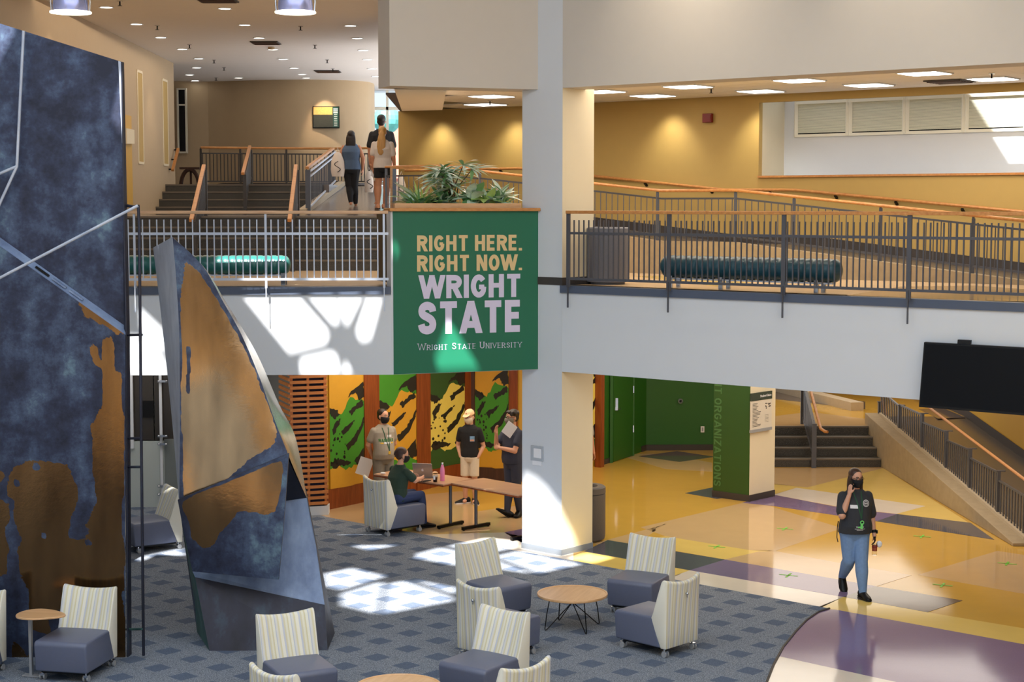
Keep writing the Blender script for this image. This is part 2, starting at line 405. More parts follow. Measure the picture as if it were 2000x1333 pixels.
# ---- carpet
edge = [G(637, 1011), G(887, 1056), G(1118, 1096), G(1209, 1113), G(1400, 1149), G(1620, 1190)]
curve = [G(1598, 1197), G(1575, 1213), G(1555, 1234), G(1530, 1265), G(1511, 1300), G(1498, 1333), G(1490, 1365), G(1486, 1420), G(1490, 1500), G(1500, 1700)]
cp = [V(-9, 27.6), V(-3.6, 27)] + edge + curve + [V(4, 3), V(-9, 3)]
struct('floor_carpet', MB().prism([V(p.x, p.y, .006) for p in cp], (0, 0, -.02)), 'carpet')
struct('trim_carpet_edge', MB().tube([V(p.x, p.y, .006) for p in edge[-1:] + curve], .014, 6), 'base')
# ---- column
col = MB()
col.add([p + V(0, 0, z) for z in (0, 10.4) for p in (Lc, F0, Rc, Bc)], [(0, 1, 5, 4), (2, 3, 7, 6), (3, 0, 4, 7)])
col.cur = 1; col.add([p + V(0, 0, z) for z in (0, 10.4) for p in (F0, Rc)], [(0, 1, 3, 2)])  # this face is cream, the warm light on it put into the colour
struct('column', col, ['white', 'cream'], recalc=False)
cen = (Lc + Rc) / 2
def grow(p, k): return p + (p - cen).normalized() * k
struct('baseboard_column', MB().prism([grow(p, .012) for p in (Lc, F0, Rc, Bc)], (0, 0, .088)), 'baseblue')
struct('baseboard_column_upper', MB().prism([grow(p, .012) + V(0, 0, Z2) for p in (Lc, F0, Rc, Bc)], (0, 0, .11)), 'base')
# ---- balcony beams
LB = [V(-8.6, 22.72), V(-1.69, 22.87)]
PC = V(.369, 23.607)
mb = MB(); wallseg(mb, W(.001, 0), W(14, 0), ZB, ZS, .5); struct('beam_balcony_right', mb, 'white')
mb = MB(); wallseg(mb, W(-.02, -.03), W(14, -.03), ZS, Z2, .3); struct('trim_balcony_right', mb, 'strip')
mb = MB(); wallseg(mb, LB[0], LB[1], ZB, ZS, .5); struct('beam_balcony_left', mb, 'white')
mb = MB(); wallseg(mb, LB[0] + V(0, -.03), LB[1] + V(-.003, -.03), ZS, Z2, .3); struct('trim_balcony_left', mb, 'strip')
mb = MB(); wallseg(mb, LB[1], PC, ZB, 4.955, .22); struct('wall_parapet', mb, 'white')
dB = (PC - LB[1]).normalized(); nB = V(dB.y, -dB.x)       # towards the camera
# wood caps of the parapet
mb = MB(); a, b = LB[1] + V(0, 0, 4.98), PC + V(0, 0, 4.98); mb.bar(a - dB * .03 - nB * .1, b + dB * .02 - nB * .1, .34, .045)
struct('trim_parapet_cap', mb, 'oak', bevel=.008)
mb = MB(); mb.bar(a + dB * .1 - nB * .19 + V(0, 0, .055), b - dB * .2 - nB * .19 + V(0, 0, .055), .1, .07); struct('trim_planter_edge', mb, 'beech')
# ---- upper floor slab and lower ceiling
up = [V(-8.6, 22.95), V(-1.65, 23.1), V(.3, 23.82), Bc + V(-.02, -.05), Rc + V(-.1, 0), W(.1, .1), W(14, .1), W(14, 6.5), W(-11, 6.5), V(-8.6, 35)]
struct('floor_upper', MB().prism([p + V(0, 0, Z2) for p in up], (0, 0, -.2)), 'floor2')
struct('ceiling_lower', MB().prism([V(-14, 23, 3.0), V(-1.7, 23.4, 3.0), V(.2, 24.0, 3.0), Bc + V(0, .05, 3), Rc + V(.05, .05, 3), W(.9, .6, 3), W(14, .6, 3.0), V(16, 46, 3), V(-14, 46, 3)], (0, 0, .15)), 'ceil')
# floor bands on the upper corridor
for pts, c in (([(1655, 577), (1760, 560), (1905, 558), (2040, 568), (2040, 590), (1900, 587)], 'tan'), ([(1240, 540), (1400, 535), (1520, 545), (1400, 560)], 'yellow')):
    build('floor_inlay', MB().prism([G(x, y, Z2 + .002) for x, y in pts], (0, 0, -.01)), 'v_' + c, bpy.data.objects['floor_upper'])
# ---- upper walls over the atrium
mb = MB(); wallseg(mb, W(.001, 0), W(14, 0), 6.69, 10.4, .5); struct('wall_fascia_right', mb, 'taupe')
mb = MB(); wallseg(mb, LB[1], PC, 6.69, 10.4, .6); struct('wall_fascia_left', mb, 'taupe')
sof = [G(764, 178, 6.69), G(868, 180, 6.69), G(864, 215, 6.69), G(785, 217, 6.69)]
sof[0] = LB[1] + V(.02, .5, 6.69); sof[1] = V(-.95, 23.9, 6.69)
struct('ceiling_soffit', MB().prism(sof, (0, 0, 1.5)), 'ceil')
# ceilings
cr = [V(-.9, 23.9), Bc + V(0, -.1), Rc, W(.5, .45), W(14, .45), W(14, 6.5), W(-9, 6.5), V(-2.2, 28.8), V(-1.2, 28.6)]
ceil = struct('ceiling_right', MB().prism([p + V(0, 0, 6.965) for p in cr], (0, 0, .03)), 'base')
tl = MB(); tl.box((0, 0, .008), (1.19, .59, .016)); first = None
for i in range(-6, 11):
    for j in range(0, 10):
        p = W(i * 1.2 + .6, .75 + j * .6, 6.949)
        if p.x < -1.3 or p.x > 9.5: continue
        if first is None: first = build('ceiling_tile', tl, 'tile', ceil); o = first
        else: o = twin(first, ceil)
        o.location = p; o.rotation_euler = (0, 0, math.atan2(U.y, U.x))
struct('ceiling_lobby', MB().prism([V(-10, 22.8, 8.28), V(-1.5, 23.3, 8.28), V(-1.5, 48, 8.28), V(-10, 48, 8.28)], (0, 0, .2)), 'ceil')
mb = MB(); wallseg(mb, V(-10, 22.8), V(-1.5, 23.2), 8.28, 10.4, .2); struct('wall_fascia_lobby', mb, 'taupe')
# ---- gold back wall with the window recess
mb = MB(); e0 = -.574
wallseg(mb, W(-9.05, 6.5), W(e0, 6.5), 2.9, 6.97, .12); wallseg(mb, W(e0, 6.5), W(14, 6.5), 2.9, 5.53, .12); wallseg(mb, W(e0, 6.5), W(14, 6.5), 6.82, 6.97, .1)
struct('wall_back', mb, 'gold')
mb = MB(); wallseg(mb, W(e0, 6.62), W(e0, 7.4), 5.0, 7.0, .05); struct('wall_recess_side', mb, 'cream')
mb = MB(); wallseg(mb, W(e0 - .1, 7.4), W(14, 7.4), 4.5, 7.0, .1); struct('wall_recess_back', mb, 'white')
struct('floor_recess', MB().prism([W(e0, 6.62, 5.5), W(14, 6.62, 5.5), W(14, 7.4, 5.5), W(e0, 7.4, 5.5)], (0, 0, -.1)), 'white')
mb = MB(); mb.bar(W(e0, 6.49, 5.535), W(14, 6.49, 5.535), .06, .035); struct('trim_recess_sill', mb, 'oak')
sw, z0, z1 = 1.055, 6.24, 6.87
for k in range(5):
    s0 = -.35 + k * sw
    r = sroot('window_%d' % (k + 1), W(s0, 7.38, z0)); B = lambda a, b_, w_, h_, m: None
    f = MB()
    for zz in (z0 + .025, z1 - .025): f.bar(W(s0, 7.37, zz), W(s0 + sw, 7.37, zz), .05, .05)
    for ss in (s0 + .025, s0 + sw - .03): f.bar(W(ss, 7.37, z0), W(ss, 7.37, z1), .06, .05)
    build('window_frame', f, 'winframe', r)
    g_ = MB(); g_.prism([W(s0 + .04, 7.385, z0 + .04), W(s0 + sw - .04, 7.385, z0 + .04), W(s0 + sw - .04, 7.385, z1 - .04), W(s0 + .04, 7.385, z1 - .04)], N * .004)
    build('pane', g_, 'screen', r)
    bl = MB(); n_ = 26
    for i in range(n_):
        zz = z1 - .05 - i * (z1 - z0 - .13) / (n_ - 1)
        bl.bar(W(s0 + .06, 7.378, zz), W(s0 + sw - .07, 7.378, zz), .006, .017)
    o = build('blind', bl, 'blind', r); o['kind'] = 'stuff'
# ---- left lobby walls
wl0, wl1 = V(-7.28, 22.9), V(-7.75, 37.9)
mb = MB(); wallseg(mb, wl0, wl1, 3.7, 8.3, .15); struct('wall_left', mb, 'beige')
mb = MB(); wallseg(mb, V(-7.9, 37.95), V(-9.9, 38), 5, 8.3, .15); struct('wall_left_return', mb, 'beige')
mb = MB(); wallseg(mb, V(-9.85, 37.8), V(-9.85, 43.5), 4.8, 8.3, .12); struct('wall_left_far', mb, 'beige')
nl = V(wl1.y - wl0.y, -(wl1.x - wl0.x)).normalized()
def onleft(px, py, off=.0): return PL(px, py, wl0 + nl * off, nl)
for k, (xa, xb, ya, yb) in enumerate(((267, 277, 140, 318), (316.5, 326, 157, 322))):
    r = sroot('window_%d' % (10 + k)); A = onleft((xa + xb) / 2, ya); Bm = onleft((xa + xb) / 2, yb); wd = (onleft(xb, yb) - onleft(xa, yb)).length
    dl = (wl1 - wl0).normalized()
    f = MB()
    for sg in (-1, 1): f.bar(A + dl * sg * wd / 2, V(A.x, A.y, Bm.z) + dl * sg * wd / 2, .03, .05)
    for zz in (A.z, Bm.z): f.bar(V(A.x, A.y, zz) - dl * wd / 2, V(A.x, A.y, zz) + dl * wd / 2, .03, .05)
    build('window_frame', f, 'cream', r)
    pn = MB(); pn.prism([V(A.x, A.y, A.z) - dl * wd / 2 + nl * .006, V(A.x, A.y, A.z) + dl * wd / 2 + nl * .006, V(A.x, A.y, Bm.z) + dl * wd / 2 + nl * .006, V(A.x, A.y, Bm.z) - dl * wd / 2 + nl * .006], nl * -.02)
    build('pane', pn, 'gold', r)
# lit niche at the near end of the left wall
r = sroot('wall_niche'); a1, a2, a3 = onleft(243, 402, .01), onleft(259, 402, .01), onleft(259, 228, .01)
build('niche_panel', MB().prism([a1, a2, V(a2.x, a2.y, a3.z), V(a1.x, a1.y, a3.z)], nl * .01), 'ochre', r)
b1, b2, b3 = onleft(243, 281, .03), onleft(258, 281, .03), onleft(258, 254, .03)
build('niche_shelf', MB().prism([b1, b2, V(b2.x, b2.y, b3.z), V(b1.x, b1.y, b3.z)], nl * .05), 'cream', r)
pts = [V(-10, 43.3), V(-8.0, 43.5)]
far = MB(); wallseg(far, pts[0], pts[1], 4.8, 8.3, .15)
arc = [V(-8.02, 43.6), V(-7.0, 43.15), V(-6.1, 42.85), V(-5.2, 42.8), V(-4.5, 42.95), V(-4.0, 43.25), V(-3.75, 43.6), V(-3.68, 44.0), V(-3.75, 45)]
struct('wall_far_side', far, 'beige')
mb = MB()
fine = []
for a, b in zip(arc, arc[1:]): fine += [a.lerp(b, t / 3) for t in range(3)]
fine = [V(-8.25, 43.55), V(-8.0, 43.5)] + [sum(fine[max(0, i - 3):i + 4], V(0, 0)) / len(fine[max(0, i - 3):i + 4]) for i in range(len(fine))] + [arc[-1]]
mb.ruled([p + V(0, 0, 4.8) for p in fine], [p + V(0, 0, 8.3) for p in fine]); mb.ruled([p + V(0, .12, 4.8) for p in fine], [p + V(0, .12, 8.3) for p in fine])
struct('wall_far', mb, 'beige', smooth=60)
# windows of the lobby's far end
def winrect(name, x0, x1, y0, y1, d, mull=(), trans=(), fw=.07):
    a, b = P(x0, y1, d), P(x1, y0, d); r = sroot(name, (a.x, d, a.z)); f = MB()
    for xx in (a.x, b.x): f.box((xx, d, (a.z + b.z) / 2), (fw, .1, b.z - a.z + fw))
    for zz in (a.z, b.z): f.box(((a.x + b.x) / 2, d, zz), (b.x - a.x, .1, fw))
    build('window_frame', f, 'winframe', r)
    for m_ in mull: build('mullion', MB().box((P(m_, y0, d).x, d, (a.z + b.z) / 2), (fw * .8, .08, b.z - a.z)), 'winframe', r)
    for t_ in trans: build('transom', MB().box(((a.x + b.x) / 2, d, P(x0, t_, d).z), (b.x - a.x, .08, fw)), 'winframe', r)
    build('pane', MB().box(((a.x + b.x) / 2, d + .02, (a.z + b.z) / 2), (b.x - a.x, .01, b.z - a.z)), 'glass', r); return r
winrect('window_20', 728, 800, 148, 358, 46.9, (756,), (212,), .09)
winrect('window_21', 349, 363, 174, 298, 43.25, (), (205,), .04)
build('dark_panel', MB().box((P(356, 236, 43.27).x, 43.285, P(356, 236, 43.27).z), (.17, .01, 1.6)), 'bin', bpy.data.objects['window_21'])
o = sroot('wall_outside_brick', (0, 52, 0))
mb = MB(); a, b = P(750, 400, 52), P(800, 235, 52); mb.box(((a.x + b.x) / 2, 52, (a.z + b.z) / 2), (b.x - a.x, .3, b.z - a.z)); build('brick_wall', mb, plain('outside_brick', (190, 120, 104), .8, var=.2, scale=5), o)
c_ = P(760, 238, 51)
mb = MB(); mb.ball((c_.x, 50, c_.z), (.42, .5, .42), 16, 10); o = build('awning', mb, plain('awning_teal', (90, 170, 160), .6), bpy.data.objects['wall_outside_brick'])
# ---- stairs and landings of the lobby
def stairs(name, x0, x1, y0, z0, n, rise, tread, mat='stair', nose=.012):
    r = sroot(name, (x0, y0, z0))
    for k in range(n):
        y = y0 + k * tread; mb = MB(); mb.box(((x0 + x1) / 2, y + tread / 2 + .005, z0 + rise * (k + .5) - .0), (x1 - x0, tread + .01, rise)); build('step', mb, mat, r)
        mb = MB(); mb.box(((x0 + x1) / 2, y + .015, z0 + rise * (k + 1) - .012), (x1 - x0 - .004, .06, .03)); build('nosing', mb, 'nosing', r)
    return r
stairs('stairs_lobby_lower', -7.55, -1.95, 28.5, Z2, 5, .187, .3)
struct('floor_landing', MB().prism([V(-7.7, 29.95, 4.838), V(-1.95, 29.95, 4.838), V(-2.25, 34.2, 4.84), V(-2.2, 35.6, 4.84), V(-7.8, 35.6, 4.84)], (0, 0, -.9)), 'floor3')
stairs('stairs_lobby_upper', -7.72, -4.25, 35.4, 4.84, 4, .165, .4)
struct('floor_lobby_top', MB().prism([V(-9.9, 36.9, 5.5), V(-4.1, 36.9, 5.5), V(-4.1, 40.4, 5.5), V(-2.0, 40.4, 5.5), V(-1.6, 47, 5.5), V(-9.9, 47, 5.5)], (0, 0, -.6)), 'floor3')
struct('floor_lobby_ramp', MB().prism([V(-4.1, 32.5, 4.842), V(-2.1, 32.5, 4.842), V(-2.1, 40.4, 5.5), V(-4.1, 40.4, 5.5)], (0, 0, -.2)), 'floor3')
struct('trim_lobby_curb', MB().prism([V(-4.25, 32.7, 4.84), V(-4.25, 40.3, 5.52), V(-4.25, 40.3, 5.62), V(-4.25, 32.7, 4.96)], (.16, 0, 0)), 'concL')
struct('baseboard_far', MB().tube([p + V(0, -.02, 5.56) for p in arc[:-1]], .06, 4), 'base')
mb = MB(); wallseg(mb, wl0 + nl * .012, wl1 + nl * .012, Z2, Z2 + .13, .02); struct('baseboard_left', mb, 'base')
# ---- corridor ramp upstairs
def curbz(s): return 3.97 if s >= 5.12 else 4.45 - (s - .32) * .1 if s > .32 else 4.45 if s > -1.09 else min(4.45 + (-1.09 - s) * .096, 4.9)
ss = [5.12, .32, -1.09, -5.78, -7.4]
mb = MB(); mb.prism([W(s, 4.15, 3.7) for s in (-7.4, 5.12)] + [W(s, 4.15, curbz(s)) for s in ss], N * .16); struct('wall_ramp_curb', mb, 'concrete')
mb = MB(); mb.prism([W(s, 4.3, 3.7) for s in (-8.8, 5.6)] + [W(5.6, 4.3, 3.9)] + [W(s, 4.3, curbz(s) - .07) for s in ss] + [W(-8.8, 4.3, 4.83)], N * 2.2); struct('floor_corridor_ramp', mb, 'rampf')
mb = MB(); mb.ruled([W(s, 6.48, curbz(s) - .07) for s in ss], [W(s, 6.48, curbz(s) + .08) for s in ss]); mb.ruled([W(14, 6.48, 3.9), W(5.12, 6.48, 3.9)], [W(14, 6.48, 4.05), W(5.12, 6.48, 4.05)]); struct('baseboard_back', mb, 'base')
# ---- lower level back walls
def seg(name, a, b, mat, z1=3.0, t=.1, **k):
    mb = MB(); wallseg(mb, a, b, 0, z1, t); return struct(name, mb, mat, **k)
m0, m1 = V(-3.7, 26.04), V(-.85, 29.8)
seg('wall_mural', m0 + (m1 - m0) * .14, m1, 'ochre'); seg('wall_mural_return', m1 + V(-.02, .12), V(.3, 29.62), 'ochre'); seg('wall_mural_far', V(.3, 29.62), V(1.75, 31.57), 'ochre')
g0, g1 = V(1.78, 31.6), V(2.76, 33.45)
seg('wall_green', g0, g1, 'green'); seg('wall_green_back', g1, V(4.35, 33.5), 'green'); seg('wall_green_side', V(4.35, 33.5), V(4.92, 31.3), 'cream')
dg = (g1 - g0).normalized(); ng = V(dg.y, -dg.x)
mb = MB(); wallseg(mb, g0 + ng * .015, g0 + dg * .3 + ng * .015, 0, .1, .02); wallseg(mb, g1 - dg * .25 + ng * .015, g1 + ng * .015, 0, .12, .02); wallseg(mb, g1 + V(0, -.02), V(4.35, 33.48), 0, .12, .02); struct('baseboard_green', mb, 'base')
# green door
dr = sroot('door_1', g0 + dg * .33)
mb = MB(); wallseg(mb, g0 + dg * .36 + ng * .05, g0 + dg * 1.3 + ng * .05, .01, 2.1, .045); build('door_leaf', mb, 'green', dr)
fr = MB()
for q in (.3, 1.34): fr.bar(g0 + dg * q + ng * .03, g0 + dg * q + ng * .03 + V(0, 0, 2.14), .06, .08)
fr.bar(g0 + dg * .3 + ng * .03 + V(0, 0, 2.14), g0 + dg * 1.34 + ng * .03 + V(0, 0, 2.14), .06, .08); build('door_frame', fr, 'green', dr)
hd = MB(); q = g0 + dg * .47 + ng * .06; hd.box(q + V(0, 0, 1.16), (.06, .03, .2)); hd.bar(q + V(0, 0, 1.04) + ng * .03, q + V(0, 0, 1.04) + dg * .13 + ng * .03, .02, .025); hd.box(q + V(0, 0, 1.05), (.05, .05, .06)); build('door_handle', hd, 'chrome', dr)
for zz in (.55, 1.35):
    build('hinge', MB().bar(g0 + dg * 1.3 + ng * .062 + V(0, 0, zz - .07), g0 + dg * 1.3 + ng * .062 + V(0, 0, zz + .07), .02, .02), 'chrome', dr)
# rooms to the sides
struct('wall_side_left', wallseg(MB(), V(-8.6, -3), V(-8.6, 30), 0, 10.5, -.2), 'white')
struct('wall_side_right', wallseg(MB(), V(12.5, -3), V(12.5, 46), 0, 10.5, .2), 'white')
struct('wall_far_lower', wallseg(MB(), V(4, 45), V(16, 45), 0, 3, .2), 'ochre')
struct('wall_lower_left', wallseg(MB(), V(-9, 27.6), V(-3.6, 27.3), 0, 3, .2), plain('grey_back_wall', (168, 172, 168), .5))
# ---- green pillar
pa, pb, pc = G(1392, 971), G(1463, 981), G(1512, 970); pd = pa + pc - pb
mb = MB(); mb.add([p + V(0, 0, z) for z in (0, 3) for p in (pa, pb, pc, pd)], [(0, 1, 5, 4), (2, 3, 7, 6), (3, 0, 4, 7)]); mb.cur = 1; mb.add([p + V(0, 0, z) for z in (0, 3) for p in (pb, pc)], [(0, 1, 3, 2)])
struct('pillar', mb, ['green2', 'cream'], recalc=False)
cp_ = (pa + pc) / 2
struct('baseboard_pillar', MB().prism([p + (p - cp_).normalized() * .015 for p in (pa, pb, pc, pd)], (0, 0, .115)), 'base')
# ---- lower stairs, landing, ramp and its concrete wall
stairs('stairs_ground', 4.95, 7.12, 31.3, 0, 4, .165, .33)
struct('floor_ground_landing', MB().prism([V(4.9, 32.55, .658), V(7.2, 32.55, .658), V(7.62, 33.8, .66), V(9.4, 33.8, .66), V(9.4, 45, .66), V(4.4, 45, .66)], (0, 0, -.6)), 'v_gold')
lo = bpy.data.objects['floor_ground_landing']
for pts, c in (([(1500, 778), (1690, 800), (1690, 785), (1560, 765), (1500, 762)], 'brown'), ([(1500, 815), (1580, 805), (1720, 822), (1720, 832), (1500, 832)], 'tan'), ([(1832, 818), (1886, 816), (1840, 797), (1795, 800)], 'brown')):
    build('floor_inlay', MB().prism([G(x, y, .662) for x, y in pts], (0, 0, -.01)), 'v_' + c, lo)
struct('floor_ground_ramp', MB().prism([V(7.6, 24.2, .004), V(9.5, 24.2, .004), V(9.5, 33.8, .66), V(7.6, 33.8, .66)], (0, 0, -.05)), 'rampf')
struct('wall_ramp_side', wallseg(MB(), V(9.42, 46), V(9.42, 20), 0, 3, .15), 'ochre')
mb = MB(); mb.ruled([V(9.4, 44, .66), V(9.4, 33.8, .66), V(9.4, 24.2, .0)], [V(9.4, 44, .84), V(9.4, 33.8, .84), V(9.4, 24.2, .16)]); struct('baseboard_ramp', mb, 'base')
ca, cb_ = V(7.08, 31.5), V(7.42, 23.94)
def ctop(y): return .05 + (y - 23.94) / (32.4 - 23.94) * .82
A0 = [V(7.07, 32.6, 0), V(7.42, 23.94, 0), V(7.42, 23.94, ctop(23.94)), V(7.07, 32.6, ctop(32.6))]
mb = MB(); mb.prism(A0, (.36, 0, 0)); struct('wall_ramp_concrete', mb, 'concrete', bevel=.01)
mb = MB(); q0, q1 = V(7.36, 32.4, ctop(32.4) + .02), V(7.68, 24.1, ctop(24.1) + .02); mb.bar(q0, q1, .1, .06); struct('trim_ramp_plinth', mb, 'concL')
k0 = G(1662, 803, .66)
struct('wall_far_ramp', MB().prism([k0, k0 + V(.28, .05), k0 + V(.28 - 1.5, 5.2), k0 + V(-1.5, 5.2)], (0, 0, .18)), 'concL')
# ---- unseen atrium roof, its openings traced back from the wanted sun patches
ZR = 10.5
def up_sun(p): return p - SUNV * ((ZR - p.z) / -SUNV.z) * 1.0
def roofpt(p): t = (ZR - p.z) / (-SUNV.z); return p - SUNV * t
beamn = V(-(LB[1] - LB[0]).y, (LB[1] - LB[0]).x).normalized()
def onbeam(pts): return [PL(x, y, LB[0], beamn) for x, y in pts]
def onban(pts): return [PL(x, y, LB[1], nB) for x, y in pts]
holes = [onbeam(q) for q in (
    [(476, 577), (577, 577), (641, 651), (635, 668), (565, 686)], [(604, 577), (650, 577), (662, 628), (651, 631)], [(661, 577), (706, 577), (681, 628), (674, 633)],
    [(721, 577), (744, 580), (736, 612), (722, 660), (706, 664), (697, 650)], [(588, 704), (646, 691), (658, 698), (660, 728), (590, 733)], [(676, 710), (687, 731), (667, 731)],
    [(274, 607), (317, 648), (322, 690), (276, 642)], [(254, 660), (276, 662), (322, 708), (327, 732), (254, 732)])]
holes += [onban(q) for q in ([(877, 633), (887, 643), (936, 722), (857, 725), (850, 706), (860, 678)], [(770, 470), (778, 487), (770, 508)])]
flr_ = [[(632, 1123), (687, 1111), (752, 1127), (667, 1154), (636, 1146)], [(668, 1161), (742, 1138), (749, 1142), (735, 1200), (669, 1184)], [(758, 1142), (790, 1136), (878, 1166), (885, 1175), (746, 1201)],
        [(806, 1133), (892, 1150), (892, 1160), (880, 1160)], [(796, 1088), (860, 1071), (935, 1086), (893, 1106)], [(876, 1068), (950, 1052), (1010, 1058), (1010, 1070), (945, 1083)], [(905, 1110), (955, 1091), (1040, 1122), (970, 1112)], [(968, 1088), (1012, 1078), (1136, 1103), (1052, 1121)],
        [(688, 1067), (775, 1066), (722, 1076)], [(1113, 1091), (1146, 1081), (1195, 1090), (1157, 1101)], [(262, 1092), (355, 1072), (362, 1090), (300, 1102)]]
holes += [[G(x, y) for x, y in q] for q in flr_]
cfn = V(-.678, -.735)
holes += [[PL(x, y, F0, cfn) for x, y in [(1021, 930), (1045, 942), (1066, 961), (1083, 986), (1097, 1001), (1097, 1088), (1021, 1073)]]]
crn = V(.742, -.671)
holes += [[PL(x, y, F0, crn) for x, y in [(1100, 1003), (1130, 1070), (1100, 1085)]]]
holes += [[PL(x, y, W(0, 7.4), N) for x, y in [(1886, 178), (1990, 341), (2060, 341), (2060, 172)]]]
holes += [[P(x, y, 23.35) for x, y in [(430, 505), (568, 500), (568, 535), (430, 535)]], [P(x, y, 18.0) for x, y in [(236, 126), (239, 250), (229, 240), (213, 215), (221, 185)]]]
def roof_mesh():
    from mathutils.geometry import delaunay_2d_cdt
    pts, es = [], []
    hp = [[roofpt(p).to_2d() for p in h] for h in holes]
    for lp in [[Vector(q) for q in ((-8.6, -3), (12.5, -3), (12.5, 27.3), (-8.6, 27.3))]] + hp:
        b = len(pts); pts += lp; es += [(b + i, b + (i + 1) % len(lp)) for i in range(len(lp))]
    vs, _, fs, *_ = delaunay_2d_cdt(pts, es, [], 0, 1e-5)
    mb = MB(); keep = []
    for f in fs:
        c = sum((vs[i] for i in f), Vector((0, 0))) / len(f)
        if not any(inpoly(c.x, c.y, h) for h in hp): keep.append(tuple(f))
    mb.add([V(v.x, v.y, ZR) for v in vs], keep)
    struct('roof_sun_mask', mb, 'white', recalc=False)
roof_mesh()
# ------------------------------------------------------------------ lettering (own stroke glyphs, flat cut)
def glyphs():
    import math as m
    def arc(cx, cy, rx, ry, a0, a1, n=12): return [(cx + rx * m.cos(R(a0 + (a1 - a0) * i / n)), cy + ry * m.sin(R(a0 + (a1 - a0) * i / n))) for i in range(n + 1)]
    g = {}
    g['I'] = (.0, [[(0, 0), (0, 1)]])
    g['H'] = (.5, [[(0, 0), (0, 1)], [(.5, 0), (.5, 1)], [(0, .52), (.5, .52)]])
    g['T'] = (.52, [[(.26, 0), (.26, 1)], [(-.06, .925), (.58, .925)]])
    g['E'] = (.4, [[(0, 0), (0, 1)], [(0, .925), (.46, .925)], [(0, .52), (.42, .52)], [(0, .075), (.46, .075)]])
    g['R'] = (.5, [[(0, 0), (0, 1)], [(0, .925), (.25, .925)] + arc(.27, .72, .23, .205, 90, -90) + [(0, .515)], [(.25, .5), (.52, 0)]])
    g['P'] = (.5, [[(0, 0), (0, 1)], [(0, .925), (.25, .925)] + arc(.27, .7, .23, .225, 90, -90) + [(0, .475)]])
    g['D'] = (.5, [[(0, 0), (0, 1)], [(0, .925), (.2, .925)] + arc(.22, .5, .28, .425, 90, -90) + [(0, .075)]])
    g['O'] = (.52, [arc(.26, .5, .26, .43, 90, 450, 28)])
    g['G'] = (.52, [arc(.26, .5, .26, .43, 38, 180, 12) + arc(.26, .5, .26, .43, 180, 325, 12) + [(.5, .47)], [(.52, .46), (.27, .46)]])
    def cat(p, k=4):
        o = []; m_ = len(p) - 1
        for i in range(m_):
            p0, p1, p2, p3 = (Vector(p[max(0, min(m_, q))]) for q in (i - 1, i, i + 1, i + 2))
            for q in range(k): f = q / k; v = .5 * (2 * p1 + (p2 - p0) * f + (2 * p0 - 5 * p1 + 4 * p2 - p3) * f * f + (3 * p1 - p0 - 3 * p2 + p3) * f ** 3); o.append((v.x, v.y))
        return o + [p[-1]]
    g['S'] = (.46, [cat([(.45, .72), (.41, .86), (.24, .93), (.08, .87), (.03, .74), (.08, .62), (.24, .53), (.39, .43), (.45, .28), (.39, .13), (.23, .07), (.06, .13), (.01, .28)])])
    g['N'] = (.52, [[(0, 0), (0, 1)], [(.52, 0), (.52, 1)], [(.03, .96), (.49, .04)]])
    g['W'] = (.92, [[(-.06, 1), (.2, .02)], [(.2, .02), (.46, .96)], [(.46, .96), (.72, .02)], [(.72, .02), (.98, 1)]])
    g['A'] = (.54, [[(-.05, 0), (.27, .98)], [(.27, .98), (.59, 0)], [(.1, .27), (.44, .27)]])
    g['V'] = (.54, [[(-.05, 1), (.27, .02)], [(.27, .02), (.59, 1)]])
    g['U'] = (.5, [[(0, 1), (0, .32)] + arc(.25, .32, .25, .25, 180, 360, 12) + [(.5, 1)]])
    g['Y'] = (.54, [[(-.05, 1), (.27, .46)], [(.59, 1), (.27, .46)], [(.27, .5), (.27, 0)]])
    g['Z'] = (.48, [[(0, .925), (.5, .925)], [(.48, .93), (.0, .07)], [(-.02, .075), (.5, .075)]])
    g['.'] = (.0, [[(0, 0), (0, .16)]])
    g['d'] = (.4, [[(.38, 0), (.38, 1)], arc(.2, .33, .18, .27, 0, 360, 18)])
    g['u'] = (.36, [[(0, .66), (0, .25)] + arc(.18, .25, .18, .19, 180, 360, 8), [(.36, 0), (.36, .66)]])
    g['e'] = (.38, [arc(.19, .33, .19, .27, 0, 310, 16), [(0, .34), (.38, .34)]])
    g['n'] = (.36, [[(0, 0), (0, .66)], [(0, .42)] + arc(.18, .42, .18, .19, 180, 0, 8) + [(.36, 0)]])
    g['t'] = (.22, [[(.1, .9), (.1, .1), (.24, .06)], [(-.04, .6), (.26, .6)]])
    g['i'] = (.0, [[(0, 0), (0, .66)], [(0, .84), (0, .98)]])
    g['o'] = (.4, [arc(.2, .33, .2, .27, 0, 360, 18)])
    return g
GL = glyphs()
def stroke_quads(pts, t, closed_hint=False):
    out = []; n = len(pts); P2 = [Vector((x, y)) for x, y in pts]
    nr = []
    for i in range(n):
        if n > 2 and (P2[0] - P2[-1]).length < 1e-6 and i in (0, n - 1): d = (P2[1] - P2[-2]).normalized()
        else: d = (P2[min(i + 1, n - 1)] - P2[max(i - 1, 0)]).normalized()
        nr.append(Vector((-d.y, d.x)) * t / 2)
    for i in range(n - 1): out.append([P2[i] + nr[i], P2[i] - nr[i], P2[i + 1] - nr[i + 1], P2[i + 1] + nr[i + 1]])
    return out
def clipy(q, lo, hi):
    for sg, lim in ((1, lo), (-1, -hi)):
        out = []
        for i in range(len(q)):
            a, b = q[i - 1], q[i]; da, db = sg * a[1] - lim, sg * b[1] - lim
            if (da < 0) != (db < 0): k = da / (da - db); out.append((a[0] + (b[0] - a[0]) * k, a[1] + (b[1] - a[1]) * k))
            if db >= 0: out.append(b)
        q = out
    return q
